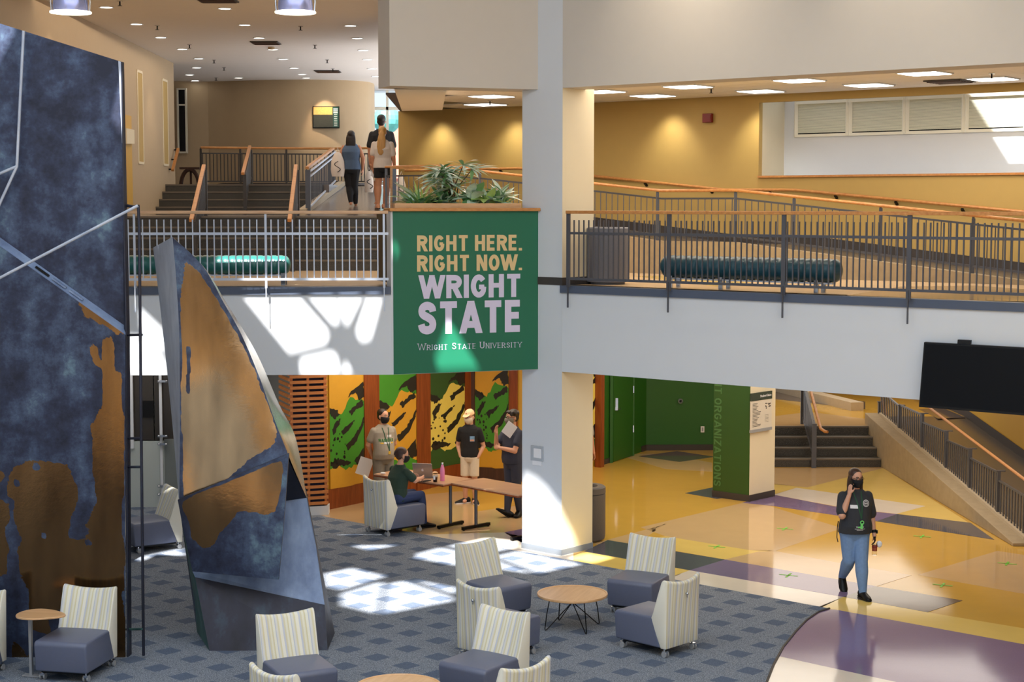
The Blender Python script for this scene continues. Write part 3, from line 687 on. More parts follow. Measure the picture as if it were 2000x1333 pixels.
def text_polys(txt, t=.15, gap=.19, space=.32, serif=False, small=None, thin=None):
    """quads in a unit cap height layout; returns (quads with letter index, total width)"""
    x = t / 2; out = []
    for i, ch in enumerate(txt):
        if ch == ' ': x += space; continue
        k = 1.0
        if small and ch.islower(): k = small; ch = ch.upper()
        wd, st = GL[ch]
        for s_ in st:
            tt = t; th_ = t * .84
            line = len(s_) == 2; dx, dy = s_[1][0] - s_[0][0], s_[1][1] - s_[0][1]
            if thin and line and abs(dx) > .1: tt = thin
            if line and abs(dy) < 1e-6:
                tt = th_ if tt == t else tt; y = s_[0][1]; y = 1 - tt / 2 if y > .9 else tt / 2 if y < .1 else y; s2 = [(s_[0][0], y), (s_[1][0], y)]
            elif line and abs(dx) > 1e-6:
                s2 = [Vector(s_[0]), Vector(s_[1])]; d = (s2[1] - s2[0]).normalized() * .16
                if s_[0][1] < .08 or s_[0][1] > .92: s2[0] = s2[0] - d
                if s_[1][1] < .08 or s_[1][1] > .92: s2[1] = s2[1] + d
                s2 = [tuple(p) for p in s2]
            elif line: s2 = s_
            else: s2 = [(p[0], .5 + (p[1] - .5) * (1 - t) / .86 if .02 < p[1] < .98 else p[1]) for p in s_]
            for q in stroke_quads(s2, tt):
                q = clipy([(p.x, p.y) for p in q], 0, 1)
                if len(q) > 2: out.append(([(x + p[0] * k * .98, p[1] * k) for p in q], i))
            if serif:
                for e in (s_[0], s_[-1]):
                    if e[1] in (0, 1): out.append(([(x + (e[0] - .13) * k, e[1] * k - .02), (x + (e[0] + .13) * k, e[1] * k - .02), (x + (e[0] + .13) * k, e[1] * k + .03), (x + (e[0] - .13) * k, e[1] * k + .03)], i))
        x += wd * k * .98 + t + gap * (.9 if k < 1 else 1)
    return out, x - gap - t / 2
def lettering(name, txt, fmap, mat, parent, off, **kw):
    """fmap(u,v) -> world point for u in 0..1 across, v in 0..1 up; off = extrusion vector"""
    one = kw.pop('one', False)
    qs, wd = text_polys(txt, **kw); mb = MB(); last = 0; kq = 0
    for q, ci in qs:
        if ci != last and mb.f and not one: build(name, mb, mat, parent); mb = MB()
        kq = 0 if ci != last else kq + 1
        last = ci; mb.prism([fmap(x / wd, y) for x, y in q], off * (1 + .025 * kq))
    o = build(name, mb, mat, parent)
    if one: o['kind'] = 'stuff'
    return o
def quadmap(tl, tr, bl, br):
    tl, tr, bl, br = map(Vector, (tl, tr, bl, br))
    return lambda u, v: bl.lerp(br, u).lerp(tl.lerp(tr, u), v)
# ------------------------------------------------------------------ the banner on the parapet
def ban(x, y, off=0.0): return PL(x, y, LB[1] + nB * off, nB)
bn = thing('wall_banner', 'green hanging banner with tan and lilac lettering on the white parapet wall', 'banner', ban(910, 733, .01))
bt = plain('banner_green', (14, 104, 76), .5, var=.02)
c4 = [ban(767, 411, .004), ban(1050.5, 409, .004), ban(1051, 722.5, .004), ban(769, 733, .004)]
zt, zb = c4[0].z, (c4[2].z + c4[3].z) / 2
def flatq(l, r, z0, z1, off): return [LB[1] + dB * l + nB * off + V(0, 0, z0), LB[1] + dB * r + nB * off + V(0, 0, z0), LB[1] + dB * r + nB * off + V(0, 0, z1), LB[1] + dB * l + nB * off + V(0, 0, z1)]
lu, ru = (c4[3] - LB[1]).dot(dB), (c4[2] - LB[1]).dot(dB) - .004
build('banner_sheet', MB().prism(flatq(lu, ru, ZB + .005, zt, .003), nB * .006), bt, bn)
tan_l = plain('banner_tan', (222, 192, 140), .5, var=.01); lil = plain('banner_lilac', (214, 206, 230), .5, var=.01)
def btext(txt, x0, x1, yt, yb, mat, **kw):
    a, b = ban((x0), (yt)), ban(x1, yb); l, r = (a - LB[1]).dot(dB), (b - LB[1]).dot(dB)
    q = flatq(l, r, ban(x0, yb).z, ban(x0, yt).z, .0095); lettering('letter', txt, quadmap(q[3], q[2], q[0], q[1]), mat, bn, nB * .003, **kw)
btext('RIGHT HERE.', 814, 1019, 460, 491.5, tan_l, t=.235, gap=.11, space=.34)
btext('RIGHT NOW.', 814, 1019, 499, 531, tan_l, t=.235, gap=.11, space=.36)
btext('WRIGHT', 819, 1018, 538, 584, lil, t=.24, gap=.09)
btext('STATE', 815, 1018, 590, 654, lil, t=.25, gap=.07)
btext('Wright State University', 816, 1018, 672, 684.5, lil, t=.10, gap=.2, space=.45, serif=True, small=.78, thin=.06, one=True)
# ------------------------------------------------------------------ guard railings
def railing(name, label, A, Bp, ztop, zmid, zbot, zfin, n_bal, posts, mat, rail_mat, zbt, post=(.06, .02), bal=.016, zpost=None, out=None):
    A = Vector(A); Bp = Vector(Bp); d = (Bp - A).normalized(); L = (Bp - A).length
    r = thing(name, label, 'railing', A + V(0, 0, zbot))
    build('handrail', MB().bar(A + V(0, 0, ztop), Bp + V(0, 0, ztop), .075, .045), rail_mat, r, bevel=.006)
    for z, nm in ((zmid, 'middle_rail'), (zbot, 'bottom_rail')): build(nm, MB().bar(A + V(0, 0, z), Bp + V(0, 0, z), .018, .035), mat, r)
    for s in posts:
        p = A + d * s; mb = MB(); mb.bar(p + V(0, 0, zpost or zbot - .12), p + V(0, 0, ztop - .02), .022, post[0], up=d)
        mb.bar(p + out * .012 + V(0, 0, zfin), p + out * .012 + V(0, 0, zbot), .012, .03, up=out); build('post', mb, mat, r)
    mb = MB(); mb.bar(V(0, 0, zbot), V(0, 0, zbt), bal, bal); first = None
    step = L / n_bal
    for k in range(n_bal):
        p = A + d * (k + .5) * step
        if any(abs((k + .5) * step - s) < .035 for s in posts): continue
        if first is None:
            first = build('baluster', mb, mat, None); first.parent = r; o = first
        else: o = twin(first, r)
        o.location = V(p.x, p.y, 0) - r.location; o.rotation_euler = (0, 0, math.atan2(d.y, d.x))
    return r
# balcony, left of the banner
yr = 22.66
xl = lambda px, d=22.66: (px - 1000) * d / FPX
railing('balcony_railing', 'daylit silvery balcony railing with daylit pale wooden handrail above the sunlit white beam', V(xl(178), yr - .08), V(xl(758), yr + .08), 4.945, 4.65, 4.02, 3.57, 42, [.62, 2.42, 4.05], 'steelL', 'oak_daylit', 4.845, out=V(0, -1, 0), post=(.03, .02))
sR = [((px - 1000) / FPX) for px in (1110, 1306, 1530, 1775)]
def s_at(px, o): # s where the line at offset o crosses pixel column px
    k = (px - 1000) / FPX; p = F0 + N * o; return (k * p.y - p.x) / (U.x - k * U.y)
o_ = -.09
sp = [s_at(px, o_) for px in (1110, 1306, 1530, 1775, 2045)]
A = W(s_at(1107, o_), o_)
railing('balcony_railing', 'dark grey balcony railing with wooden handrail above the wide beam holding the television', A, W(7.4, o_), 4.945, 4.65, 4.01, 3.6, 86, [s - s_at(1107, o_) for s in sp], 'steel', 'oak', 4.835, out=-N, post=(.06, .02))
# ------------------------------------------------------------------ sloping railings: polyline tops
def slope_rail(name, label, pts, h_top, h_bar, h_bot, spacing, posts_at, mat='steel', rail='oak', rail_r=.024, bal=.014, post_w=.05, rail_off=V(0, 0), cat='railing', kind_fill=None):
    """pts: floor line [(point)], heights above it"""
    r = thing(name, label, cat, pts[0])
    build('handrail', MB().tube([p + V(0, 0, h_top) + rail_off for p in pts], rail_r, 8), rail, r, smooth=40)
    mb = MB(); bb = MB()
    for a, b in zip(pts, pts[1:]):
        mb.bar(a + V(0, 0, h_bar), b + V(0, 0, h_bar), .02, .03); bb.bar(a + V(0, 0, h_bot), b + V(0, 0, h_bot), .02, .03)
    build('top_bar', mb, mat, r); build('bottom_bar', bb, mat, r)
    first = None
    for a, b in zip(pts, pts[1:]):
        L = (b - a).length; k = max(1, int(L / spacing))
        for i in range(k):
            p = a.lerp(b, (i + .5) / k)
            if first is None: first = build('baluster', MB().bar(V(0, 0, h_bot), V(0, 0, h_bar), bal, bal), mat, None); first.parent = r; o = first
            else: o = twin(first, r)
            o.location = p - r.location
    for p in posts_at:
        pm = MB(); pm.bar(p + V(0, 0, -.08), p + V(0, 0, h_top - .03), post_w, .02); pm.bar(p + V(0, 0, h_top - .03), p + V(0, 0, h_top) + rail_off * .8, .03, .02); build('post', pm, mat, r)
    return r
rz_ = lambda s: curbz(s) - .07
pl = [W(s, 4.23, rz_(s)) for s in (5.3, .32, -1.09, -5.0)]
so = [s_at(px, 4.23) for px in (1283, 1435, 1549, 1718, 1899)]
slope_rail('ramp_railing', 'grey ramp railing with orange wooden handrail along the concrete curb upstairs', pl, .9, .77, .16, .118, [W(s, 4.23, rz_(s)) for s in so + [-3.3, -5.0]], rail_off=N * -.02)
pl = [W(s, 4.23, rz_(s)) for s in (-5.05, -5.78, -7.3)]
slope_rail('landing_railing', 'grey level railing with wooden handrail behind the planter palm', pl, .93, .76, .14, .118, [W(s, 4.23, rz_(s)) for s in (-6.0, -7.3)], rail_off=N * -.02)
# wall handrail
hr = thing('wall_handrail', 'round wooden handrail on brackets along the gold wall', 'handrail', W(0, 6.42, 5.2))
hp_ = [W(s, 6.42, rz_(s) + .92) for s in (6.2, .2, -1.2, -5.8, -8.8)]
hp_[0] = W(6.2, 6.42, rz_(5.12) + .86)
build('rail', MB().tube(hp_, .026, 8), 'oak', hr, smooth=40)
for s in (5.5, 4.4, 3.2, 2.05, .95, -.3, -1.5, -2.9, -4.6, -6.3, -8.0):
    z = rz_(s) + .89; build('bracket', MB().bar(W(s, 6.42, z), W(s, 6.49, z - .05), .04, .03), 'wire', hr)
# wooden end post of the railing by the planter
pe = thing('end_post', 'tall wooden corner post beside the planter, standing next to the parapet', 'post', P(764, 408, 24.4))
build('wood_post', MB().bar(P(764.5, 415, 24.4), P(764.5, 327, 24.4), .035, .05), 'oak', pe); build('steel_post', MB().bar(P(770, 415, 24.4), P(770, 330, 24.4), .06, .04), 'steel', pe)
build('wood_rail', MB().bar(P(763.5, 328.5, 24.4), P(828, 327.5, 24.6), .05, .035), 'oak', pe)
# ------------------------------------------------------------------ lobby stair rails and the far railing
def stair_rail(label, x, a, b, panel=True, n=8, mat='steelD', x2=None):
    """a,b: (y, zfloor)"""
    x2 = x if x2 is None else x2
    p, q = V(x, a[0], a[1]), V(x2, b[0], b[1]); r = thing('stair_railing', label, 'railing', p)
    build('handrail', MB().bar(p + V(0, -.1, .86), q + V(0, .05, .92), .07, .06), 'oak', r, bevel=.01)
    for e in (p, q): build('post', MB().bar(e + V(.03, 0, -.05), e + V(.03, 0, .84), .07, .05), mat, r)
    build('top_bar', MB().bar(p + V(.03, 0, .8), q + V(.03, 0, .84), .02, .03), mat, r); build('bottom_bar', MB().bar(p + V(.03, 0, .2), q + V(.03, 0, .2), .02, .03), mat, r)
    for i in range(1, n): build('baluster', MB().bar(p.lerp(q, i / n) + V(.03, 0, .2), p.lerp(q, i / n) + V(.03, 0, .82), .014, .03), mat, r)
stair_rail('wooden topped stair railing on the lower lobby stairs, nearer the patinated slab', -5.48, (28.15, 3.92), (30.9, 4.86), n=20, x2=-5.79)
stair_rail('wooden topped stair railing on the lower lobby stairs, nearer the banner', -3.80, (28.15, 3.92), (30.9, 4.86), n=20, x2=-4.06)
stair_rail('wooden topped stair railing in the middle of the upper lobby stairs', -5.66, (34.7, 4.84), (38.3, 5.48), n=22, x2=-6.1)
dv = [V(-4.08, 32.9, 4.92), V(-4.36, 40.2, 5.54)]
r = thing('divider_railing', 'railing with two light metal rails on the curb beside the lobby ramp', 'railing', dv[0])
build('handrail', MB().bar(dv[0] + V(0, -.1, .86), dv[1] + V(0, 0, .88), .07, .05), 'oak', r)
for h in (.8, .7, .1): build('metal_rail', MB().bar(dv[0] + V(.05, 0, h), dv[1] + V(.05, 0, h), .03, .03), 'steelL', r)
build('post', MB().bar(dv[0] + V(0, .0, -.08), dv[0] + V(0, 0, .82), .1, .05), 'steel', r); build('post', MB().bar(dv[1] + V(0, 0, -.08), dv[1] + V(0, 0, .84), .06, .05), 'steel', r)
f_ = None
for i in range(1, 24):
    build('baluster', MB().bar(dv[0].lerp(dv[1], i / 24) + V(0, 0, .1), dv[0].lerp(dv[1], i / 24) + V(0, 0, .74), .016, .016), 'steel', r)
lp = [P(393, 362, 40.2), P(470, 361, 40.5), P(560, 361, 40.8), P(645, 361, 41.0), P(722, 361, 40.6), P(735, 361, 41.2)]
lp = [V(p.x, p.y, 5.5) for p in lp]
slope_rail('lobby_railing', 'curved grey railing with thin wooden handrail before the beige poster wall', lp, .94, .8, .12, .085, [lp[0], lp[1], lp[2], lp[3], lp[4]], rail_r=.03, bal=.022, mat='steelD')
# small wall handrail at the head of the lobby stairs
h0, h1 = onleft(337, 333, .09), onleft(348, 291, .09)
r = thing('wall_handrail', 'short sloping wooden handrail on the beige lobby wall by the upper stairs', 'handrail', h0)
build('rail', MB().bar(h0, h1, .06, .05), 'oak', r)
for t_ in (0.05, .5, .95): q = h0.lerp(h1, t_); build('bracket', MB().bar(q, q - nl * .09, .03, .03), 'wire', r)
# ------------------------------------------------------------------ lower stair rail and ramp railing
sx = xl(1594, 31.3)
r = thing('stair_railing', 'grey balustrade with curved wooden handrail in the middle of the ground floor stairs', 'railing', V(sx, 31.2, 0))
pA, pB = V(xl(1595, 31.2), 31.2, 0), V(xl(1572, 32.6), 32.6, .66)
build('post', MB().bar(pA, pA + V(0, 0, .86), .09, .05), 'steel', r); build('post', MB().bar(pB, pB + V(0, 0, .92), .09, .05), 'steel', r)
build('top_bar', MB().bar(pA + V(0, 0, .84), pB + V(0, 0, .88), .05, .03), 'steel', r); build('bottom_bar', MB().bar(pA + V(0, 0, .2), pB + V(0, 0, .15), .03, .03), 'steel', r)
for i in range(1, 12): q = pA.lerp(pB, i / 12); build('baluster', MB().bar(q + V(0, 0, .2), q + V(0, 0, .85), .02, .06), 'steel', r)
build('handrail', MB().tube([pB + V(.08, .1, .92), pB + V(.09, 0, .9), pA + V(.1, .1, .9), pA + V(.1, -.12, .78), pA + V(.16, -.26, .74), pA + V(.2, -.3, .74)], .03, 8), 'oak', r, smooth=40)
def onramp(px, py):       # on the vertical plane of the ramp railing
    return PL(px, py, q0 + V(.0, 0, 0), V(q0.y - q1.y, q1.x - q0.x, 0).normalized())
posts = [(1717, 786, 825), (1756, 792, 858), (1800, 808, 895), (1847, 842, 934), (1893, 876.5, 972), (1948, 920, 1019.7), (2015, 975, 1075)]
r = thing('ramp_balustrade', 'dark grey stepped balustrade on the concrete ramp wall behind the walking woman', 'railing', onramp(1948, 1019))
bots = [onramp(x, yb) for x, yt, yb in posts]; tops = [V(b.x, b.y, onramp(x, yt).z) for b, (x, yt, yb) in zip(bots, posts)]
for b, t_ in zip(bots, tops):
    mb = MB(); mb.bar(b + V(0, 0, -.06), t_, .05, .07); mb.bar(t_ + V(-.04, 0, .008), t_ + V(.1, 0, .008), .07, .016); build('post', mb, 'steel', r)
for i in range(len(posts) - 1):
    a, b = bots[i], bots[i + 1]; za, zb_ = .64, .64
    build('panel_bar', MB().bar(a + V(0, 0, .66), b + V(0, 0, tops[i + 1].z - b.z - .02), .03, .03), 'steel', r); build('panel_bar', MB().bar(a + V(0, 0, .1), b + V(0, 0, .1), .03, .03), 'steel', r)
    n_ = 12
    for k in range(1, n_):
        q = a.lerp(b, k / n_); build('baluster', MB().bar(q + V(0, 0, .1), q + V(0, 0, .66 + (tops[i + 1].z - b.z - .68) * k / n_), .016, .04), 'steel', r)
hr0 = [onramp(1792, 789) + V(.12, 0, 0), onramp(2030, 971) + V(.12, 0, 0)]
build('handrail', MB().tube(hr0, .024, 8), 'oak', r, smooth=40)
build('handrail', MB().tube([onramp(1717, 783) + V(.06, 0, .0), onramp(1733, 830) + V(.04, 0, 0), onramp(1742, 834) + V(.04, 0, 0)], .026, 8), 'oak', r, smooth=40)
# ------------------------------------------------------------------ television
du, dn = U, N
t0, t1 = PL(1803, 666, W(0, -.16), N), None
tvl = 1.36; tvh = .79; tilt = R(9)
def tvp(a, h, o): return W(s_at(1803, -.2) + a, -.2, 3.405) + N * (-o * math.cos(tilt)) + N * (h * math.sin(tilt)) * .9 + V(0, 0, h * math.cos(tilt) - o * math.sin(tilt) * .2 - tvh)
tv = thing('television', 'large black wall television tilted forward on the white balcony beam', 'television', tvp(.6, 0, 0))
def slabq(a0, a1, h0, h1, o0, o1, mat, nm, bev=0):
    mb = MB(); mb.prism([tvp(a0, h0, o0), tvp(a1, h0, o0), tvp(a1, h1, o0), tvp(a0, h1, o0)], tvp(a0, h0, o1) - tvp(a0, h0, o0)); return build(nm, mb, mat, tv, bevel=bev)
slabq(0, tvl, 0, tvh, 0, .05, 'black', 'casing', .006); slabq(.02, tvl - .02, .03, tvh - .02, .051, .053, 'screen', 'screen'); slabq(.42, .58, tvh + .002, tvh + .05, 0, .04, 'black', 'camera_bar'); slabq(.5, .9, .2, .6, -.19, 0, 'black', 'wall_mount')
# ------------------------------------------------------------------ slab sculpture
def setattr_polish(o, fn):
    me = o.data; at = me.attributes.new('polish', 'FLOAT', 'POINT')
    at.data.foreach_set('value', [fn(v.co) for v in me.vertices])
def softin(px, py, polys, e=7):
    k = 0
    for dx, dy in ((0, 0), (e, 0), (-e, 0), (0, e), (0, -e)): k += any(inpoly(px + dx, py + dy, p) for p in polys)
    return k / 5
def c8(*p): return [(x / 2.6, 820 + y / 2.6) for x, y in p]
def c4x(*p): return [(x / 2.857, 433 + y / 2.857) for x, y in p]
slab = thing('slab_sculpture', 'tall flat sculpture slab of dark blue patina with polished bronze patches below', 'sculpture', P(120, 1299, 18.0))
yl = lambda x: 470 + x / 243 * 172
lowpol = [c8((60, 250), (150, 207), (250, 215), (345, 230), (370, 300), (400, 370), (385, 440), (360, 500), (345, 600), (400, 615), (440, 590), (480, 560), (425, 550), (490, 430), (485, 330), (470, 270), (480, 110), (455, 40), (500, -40), (632, -40), (632, 300), (615, 540), (640, 700), (622, 900), (640, 1040), (640, 1235), (240, 1240), (250, 1090), (160, 1070), (150, 1000), (145, 870), (95, 770), (90, 650), (118, 610), (80, 550), (75, 450), (65, 400), (30, 390), (45, 300)),
          c8((-90, 400), (0, 400), (45, 430), (55, 500), (20, 560), (45, 650), (30, 790), (-90, 800)), c8((60, 1120), (140, 1190), (200, 1245), (60, 1245)), c8((-60, 250), (20, 260), (30, 300), (-60, 350)),
          c4x((400, 390), (450, 400), (690, 600), (690, 650), (620, 610), (540, 560), (480, 530), (440, 470)), c4x((495, 690), (550, 680), (550, 760), (570, 800), (540, 825), (520, 780), (500, 720)),
          c4x((580, 650), (620, 640), (640, 700), (640, 830), (685, 860), (685, 1330), (510, 1330), (525, 1200), (500, 1140), (570, 1040), (575, 900), (565, 720))]
lowhole = [c8((160, 235), (190, 225), (210, 250), (180, 262)), c8((65, 310), (100, 305), (105, 335), (75, 345)), c8((205, 580), (235, 575), (240, 605), (215, 605)), c8((425, 620), (455, 605), (470, 640), (435, 640)), c8((250, 1000), (290, 970), (330, 965), (330, 1090), (255, 1090))]
nx_, ny_ = 64, 190
A_, B_ = [], []
rows = []
for j in range(ny_ + 1):
    t = j / ny_; rows.append([P(-60 + (305 * i / nx_), (yl(-60 + 305 * i / nx_) + 10) * (1 - t) + (1303 - 8 * i / nx_) * t, 17.95) for i in range(nx_ + 1)])
mb = MB(); mb.add([q for r_ in rows for q in r_], [(j * (nx_ + 1) + i, j * (nx_ + 1) + i + 1, (j + 1) * (nx_ + 1) + i + 1, (j + 1) * (nx_ + 1) + i) for j in range(ny_) for i in range(nx_)])
bot = rows[-1]; top = rows[0]; back = [q + V(0, .35, 0) for q in bot]
o = build('lower_sheet', mb, 'bronzeD', slab, recalc=False)
offs = slab.location.copy()
setattr_polish(o, lambda c: (lambda p: .02 + .96 * max(0, softin(p[0], p[1], lowpol) - softin(p[0], p[1], lowhole, 3)))(proj(c + offs)))
mb = MB(); up = [P(-60, 27, 18.06), P(238, 121, 18.06), P(246, 640, 18.06), P(-60, yl(-60), 18.06)]; mb.prism(up, (0, .06, 0)); build('upper_sheet', mb, 'bronzeD', slab)
mb = MB(); a, b = P(-60, yl(-60) - 6, 18.05), P(245, yl(245) - 6, 18.05); mb.add([a, b, P(245, yl(245) + 11, 17.945), P(-60, yl(-60) + 11, 17.945)], [(0, 1, 2, 3)]); build('ridge', mb, 'finblue', slab)
mb = MB()
e0_, e1_ = P(239, 121, 18.05), P(249.5, 1296, 17.96)
mb.prism([P(236, 121, 18.02), P(240, 400, 18.02), P(245, 640, 17.97), P(248, 1296, 17.96), P(248, 1296, 17.96) + V(.01, .12, 0), P(245, 640, 17.97) + V(.01, .1, 0), P(237, 121, 18.02) + V(.0, .06, 0)], (.015, 0, 0)); build('side_plate', mb, 'findark', slab)
mb = MB(); mb.prism([P(231, 119, 18.04), P(239, 122, 18.04), P(241, 280, 18.03), P(238, 280, 18.03)], (0, .02, 0)); build('edge_strip', mb, 'fingrey', slab)
for k in range(3):
    xx = 70 + k * 33; q = P(xx, yl(xx) + 1.5, 17.985); q2 = P(xx + 26, yl(xx + 26) + 1.5, 17.985)
    build('slot', MB().bar(q, q2, .02, .03, up=(0, -1, 0)), 'wire' if k == 0 else 'finblue', slab)
rod = lambda *p, r=.016, d=17.86: build('rod', MB().tube([P(x, y, d) for x, y in p], r, 8), 'fingrey', slab, smooth=40)
rod((46, 60), (33, 325), (-30, 462), d=17.93); rod((33, 325), (-30, 352), d=17.93); rod((-40, 568), (0, 543), (269, 402), d=17.6)
build('rod', MB().tube([P(248, 402, 18.1), P(262, 404, 17.9), P(270, 402, 17.75), P(272, 440, 17.75), P(276, 860, 17.75), P(280.5, 1281, 17.9)], .017, 8), 'findark', slab, smooth=40)
for yy in (655, 857, 913, 1230): build('rod_stub', MB().tube([P(246, yy, 18.05), P(277, yy - .5, 17.8)], .014, 6), 'fingreen' if yy > 1000 else 'findark', slab)
# ------------------------------------------------------------------ fin sculpture
fin = thing('fin_sculpture', 'curved pointed bronze fin sculpture with folded blue grey plates standing on the carpet', 'sculpture', P(500, 1272, 18.7))
def spline(pts, n):
    """resample a polyline of (px,py,d) by Catmull-Rom in pixel space, returns world points"""
    out = []; m = len(pts) - 1
    for k in range(n + 1):
        t = k / n * m; i = min(int(t), m - 1); f = t - i
        p0, p1, p2, p3 = (Vector(pts[max(0, min(m, q))]) for q in (i - 1, i, i + 1, i + 2))
        out.append(.5 * ((2 * p1) + (p2 - p0) * f + (2 * p0 - 5 * p1 + 4 * p2 - p3) * f * f + (3 * p1 - p0 - 3 * p2 + p3) * f ** 3))
    return out
def wp(l): return [P(*p) for p in l]
ridge = spline([(337, 463, 18.6), (344, 545, 18.5), (350, 650, 18.4), (351, 760, 18.35), (351, 860, 18.3), (350, 980, 18.28)], 60)
left = spline([(299, 484, 19.1), (315, 620, 19.15), (333, 790, 19.2), (347, 950, 19.25), (350, 990, 19.25)], 60)
inner = spline([(338, 464, 18.61), (396, 520, 18.72), (436, 590, 18.75), (472, 655, 18.75), (507, 738, 18.7), (534, 815, 18.62), (563, 889, 18.5)], 60)
outer = spline([(339, 465, 18.64), (400, 524, 18.85), (441, 590, 19.0), (500, 688, 19.1), (545, 790, 19.12), (578, 858, 19.1), (599, 973, 18.95)], 60)
mb = MB(); mb.ruled(wp(ridge), wp(inner), 40); o = build('bronze_face', mb, 'bronze', fin, smooth=40)
fpol = [[(362, 508), (390, 533), (424, 585), (450, 628), (486, 698), (514, 760), (530, 808), (543, 852), (530, 872), (495, 893), (445, 935), (425, 955), (362, 978), (356, 960), (356, 900), (354, 700), (352, 580)]]
fhole = [[(364, 678), (373, 676), (371, 745), (370, 770), (365, 770)], [(503, 735), (520, 750), (515, 770)]]
fo = fin.location.copy(); setattr_polish(o, lambda c: (lambda p: .02 + .9 * max(0, softin(p[0], p[1], fpol, 4) - softin(p[0], p[1], fhole, 3)))(proj(c + fo)))
build('left_face', MB().ruled(wp(left), wp(ridge), 3), 'fingrey', fin, smooth=40)
build('polished_edge', MB().ruled(wp(inner), wp(outer), 4, bulge=(0, -.02, 0)), 'finpol', fin, smooth=60)
build('back_face', MB().ruled(wp(left), wp(outer), 8, bulge=(0, .35, 0)), 'findark', fin, smooth=60)
lowl = [(350, 985, 19.25), (360, 1060, 19.3), (373, 1150, 19.32), (385, 1236, 19.35)]
sheet = [(347, 977, 18.2), (564, 886, 18.22), (556, 1000, 18.18), (544, 1133, 18.16), (465, 1127, 18.2), (376, 1117, 18.28), (360, 1040, 18.22)]
a0 = spline([(347, 977, 18.2), (360, 1045, 18.22), (376, 1117, 18.28)], 30); a1 = spline([(564, 886, 18.22), (555, 1010, 18.18), (544, 1133, 18.16)], 30)
mb = MB(); mb.ruled(wp(a0), wp(a1), 50); o = build('folded_sheet', mb, 'bronzeD', fin, smooth=40)
c7 = lambda *p: [(320 + x / 3.029, 850 + y / 3.029) for x, y in p]
spol = [c7((108, 400), (200, 345), (330, 295), (620, 178), (640, 168), (700, 155), (708, 200), (700, 290), (660, 460), (590, 475), (540, 460), (440, 455), (400, 510), (330, 580), (300, 650), (230, 675), (160, 610), (150, 520), (115, 450))]
setattr_polish(o, lambda c: (lambda p: .02 + .9 * softin(p[0], p[1], spol, 3))(proj(c + fo)))
mb = MB(); th_ = lambda l: [q + V(.0, .05, .0) for q in wp(l)]
for l in (a0, a1): mb.ruled(wp(l), th_(l))
mb.ruled(th_(a0), th_(a1), 1); mb.ruled([wp(a0)[0], wp(a1)[0]], [th_(a0)[0], th_(a1)[0]]); mb.ruled([wp(a0)[-1], wp(a1)[-1]], [th_(a0)[-1], th_(a1)[-1]]); build('sheet_edge', mb, 'findark', fin)
mb = MB(); mb.poly(wp([(560, 892, 18.5), (599, 973, 18.95), (557, 979, 18.9), (350, 985, 18.6), (350, 980, 18.28)])); build('cavity_top', mb, 'findark', fin)
r0 = spline([(557, 979, 18.9), (500, 1050, 18.8), (376, 1118, 18.6)], 20); r1 = spline([(599, 973, 18.95), (617, 1065, 18.85), (634, 1182, 18.5)], 20)
mb = MB(); mb.ruled(wp(r0), wp(r1), 6); mb.poly([P(376, 1117, 18.6), P(634, 1182, 18.5), P(381, 1128, 18.55)]); build('recessed_plate', mb, 'finblue', fin, smooth=50)
mb = MB(); mb.poly([P(557, 979, 18.9), P(376, 1118, 18.6), P(365, 1040, 18.7), P(350, 985, 18.6)]); build('inner_plate', mb, 'findark', fin)
zf = lambda x, y: G(x, y, .006)
mb = MB(); f7 = [P(381, 1128, 18.54), P(634, 1182, 18.49), zf(640, 1271), zf(409, 1272)]; mb.poly(f7); build('base_plate', mb, 'findark', fin)
mb = MB(); mb.poly([P(376, 1117, 18.6), P(381, 1128, 18.54), zf(409, 1272), zf(385, 1236), P(373, 1150, 19.32), P(360, 1060, 19.3), P(350, 985, 19.25), P(350, 985, 18.6)]); build('green_side', mb, 'fingreen', fin)
bb_ = zf(640, 1271) + V(0, .75, 0)
mb = MB(); mb.poly([P(634, 1182, 18.5), P(617, 1065, 18.85), P(599, 973, 18.95), P(599, 973, 18.95) + V(-.1, .7, 0), bb_, zf(640, 1271)]); mb.poly([zf(385, 1236), bb_, P(599, 973, 18.95) + V(-.1, .7, 0), P(350, 985, 19.25)]); mb.poly([zf(640, 1271), bb_, zf(385, 1236), zf(409, 1272)]); build('rear_plates', mb, 'findark', fin)
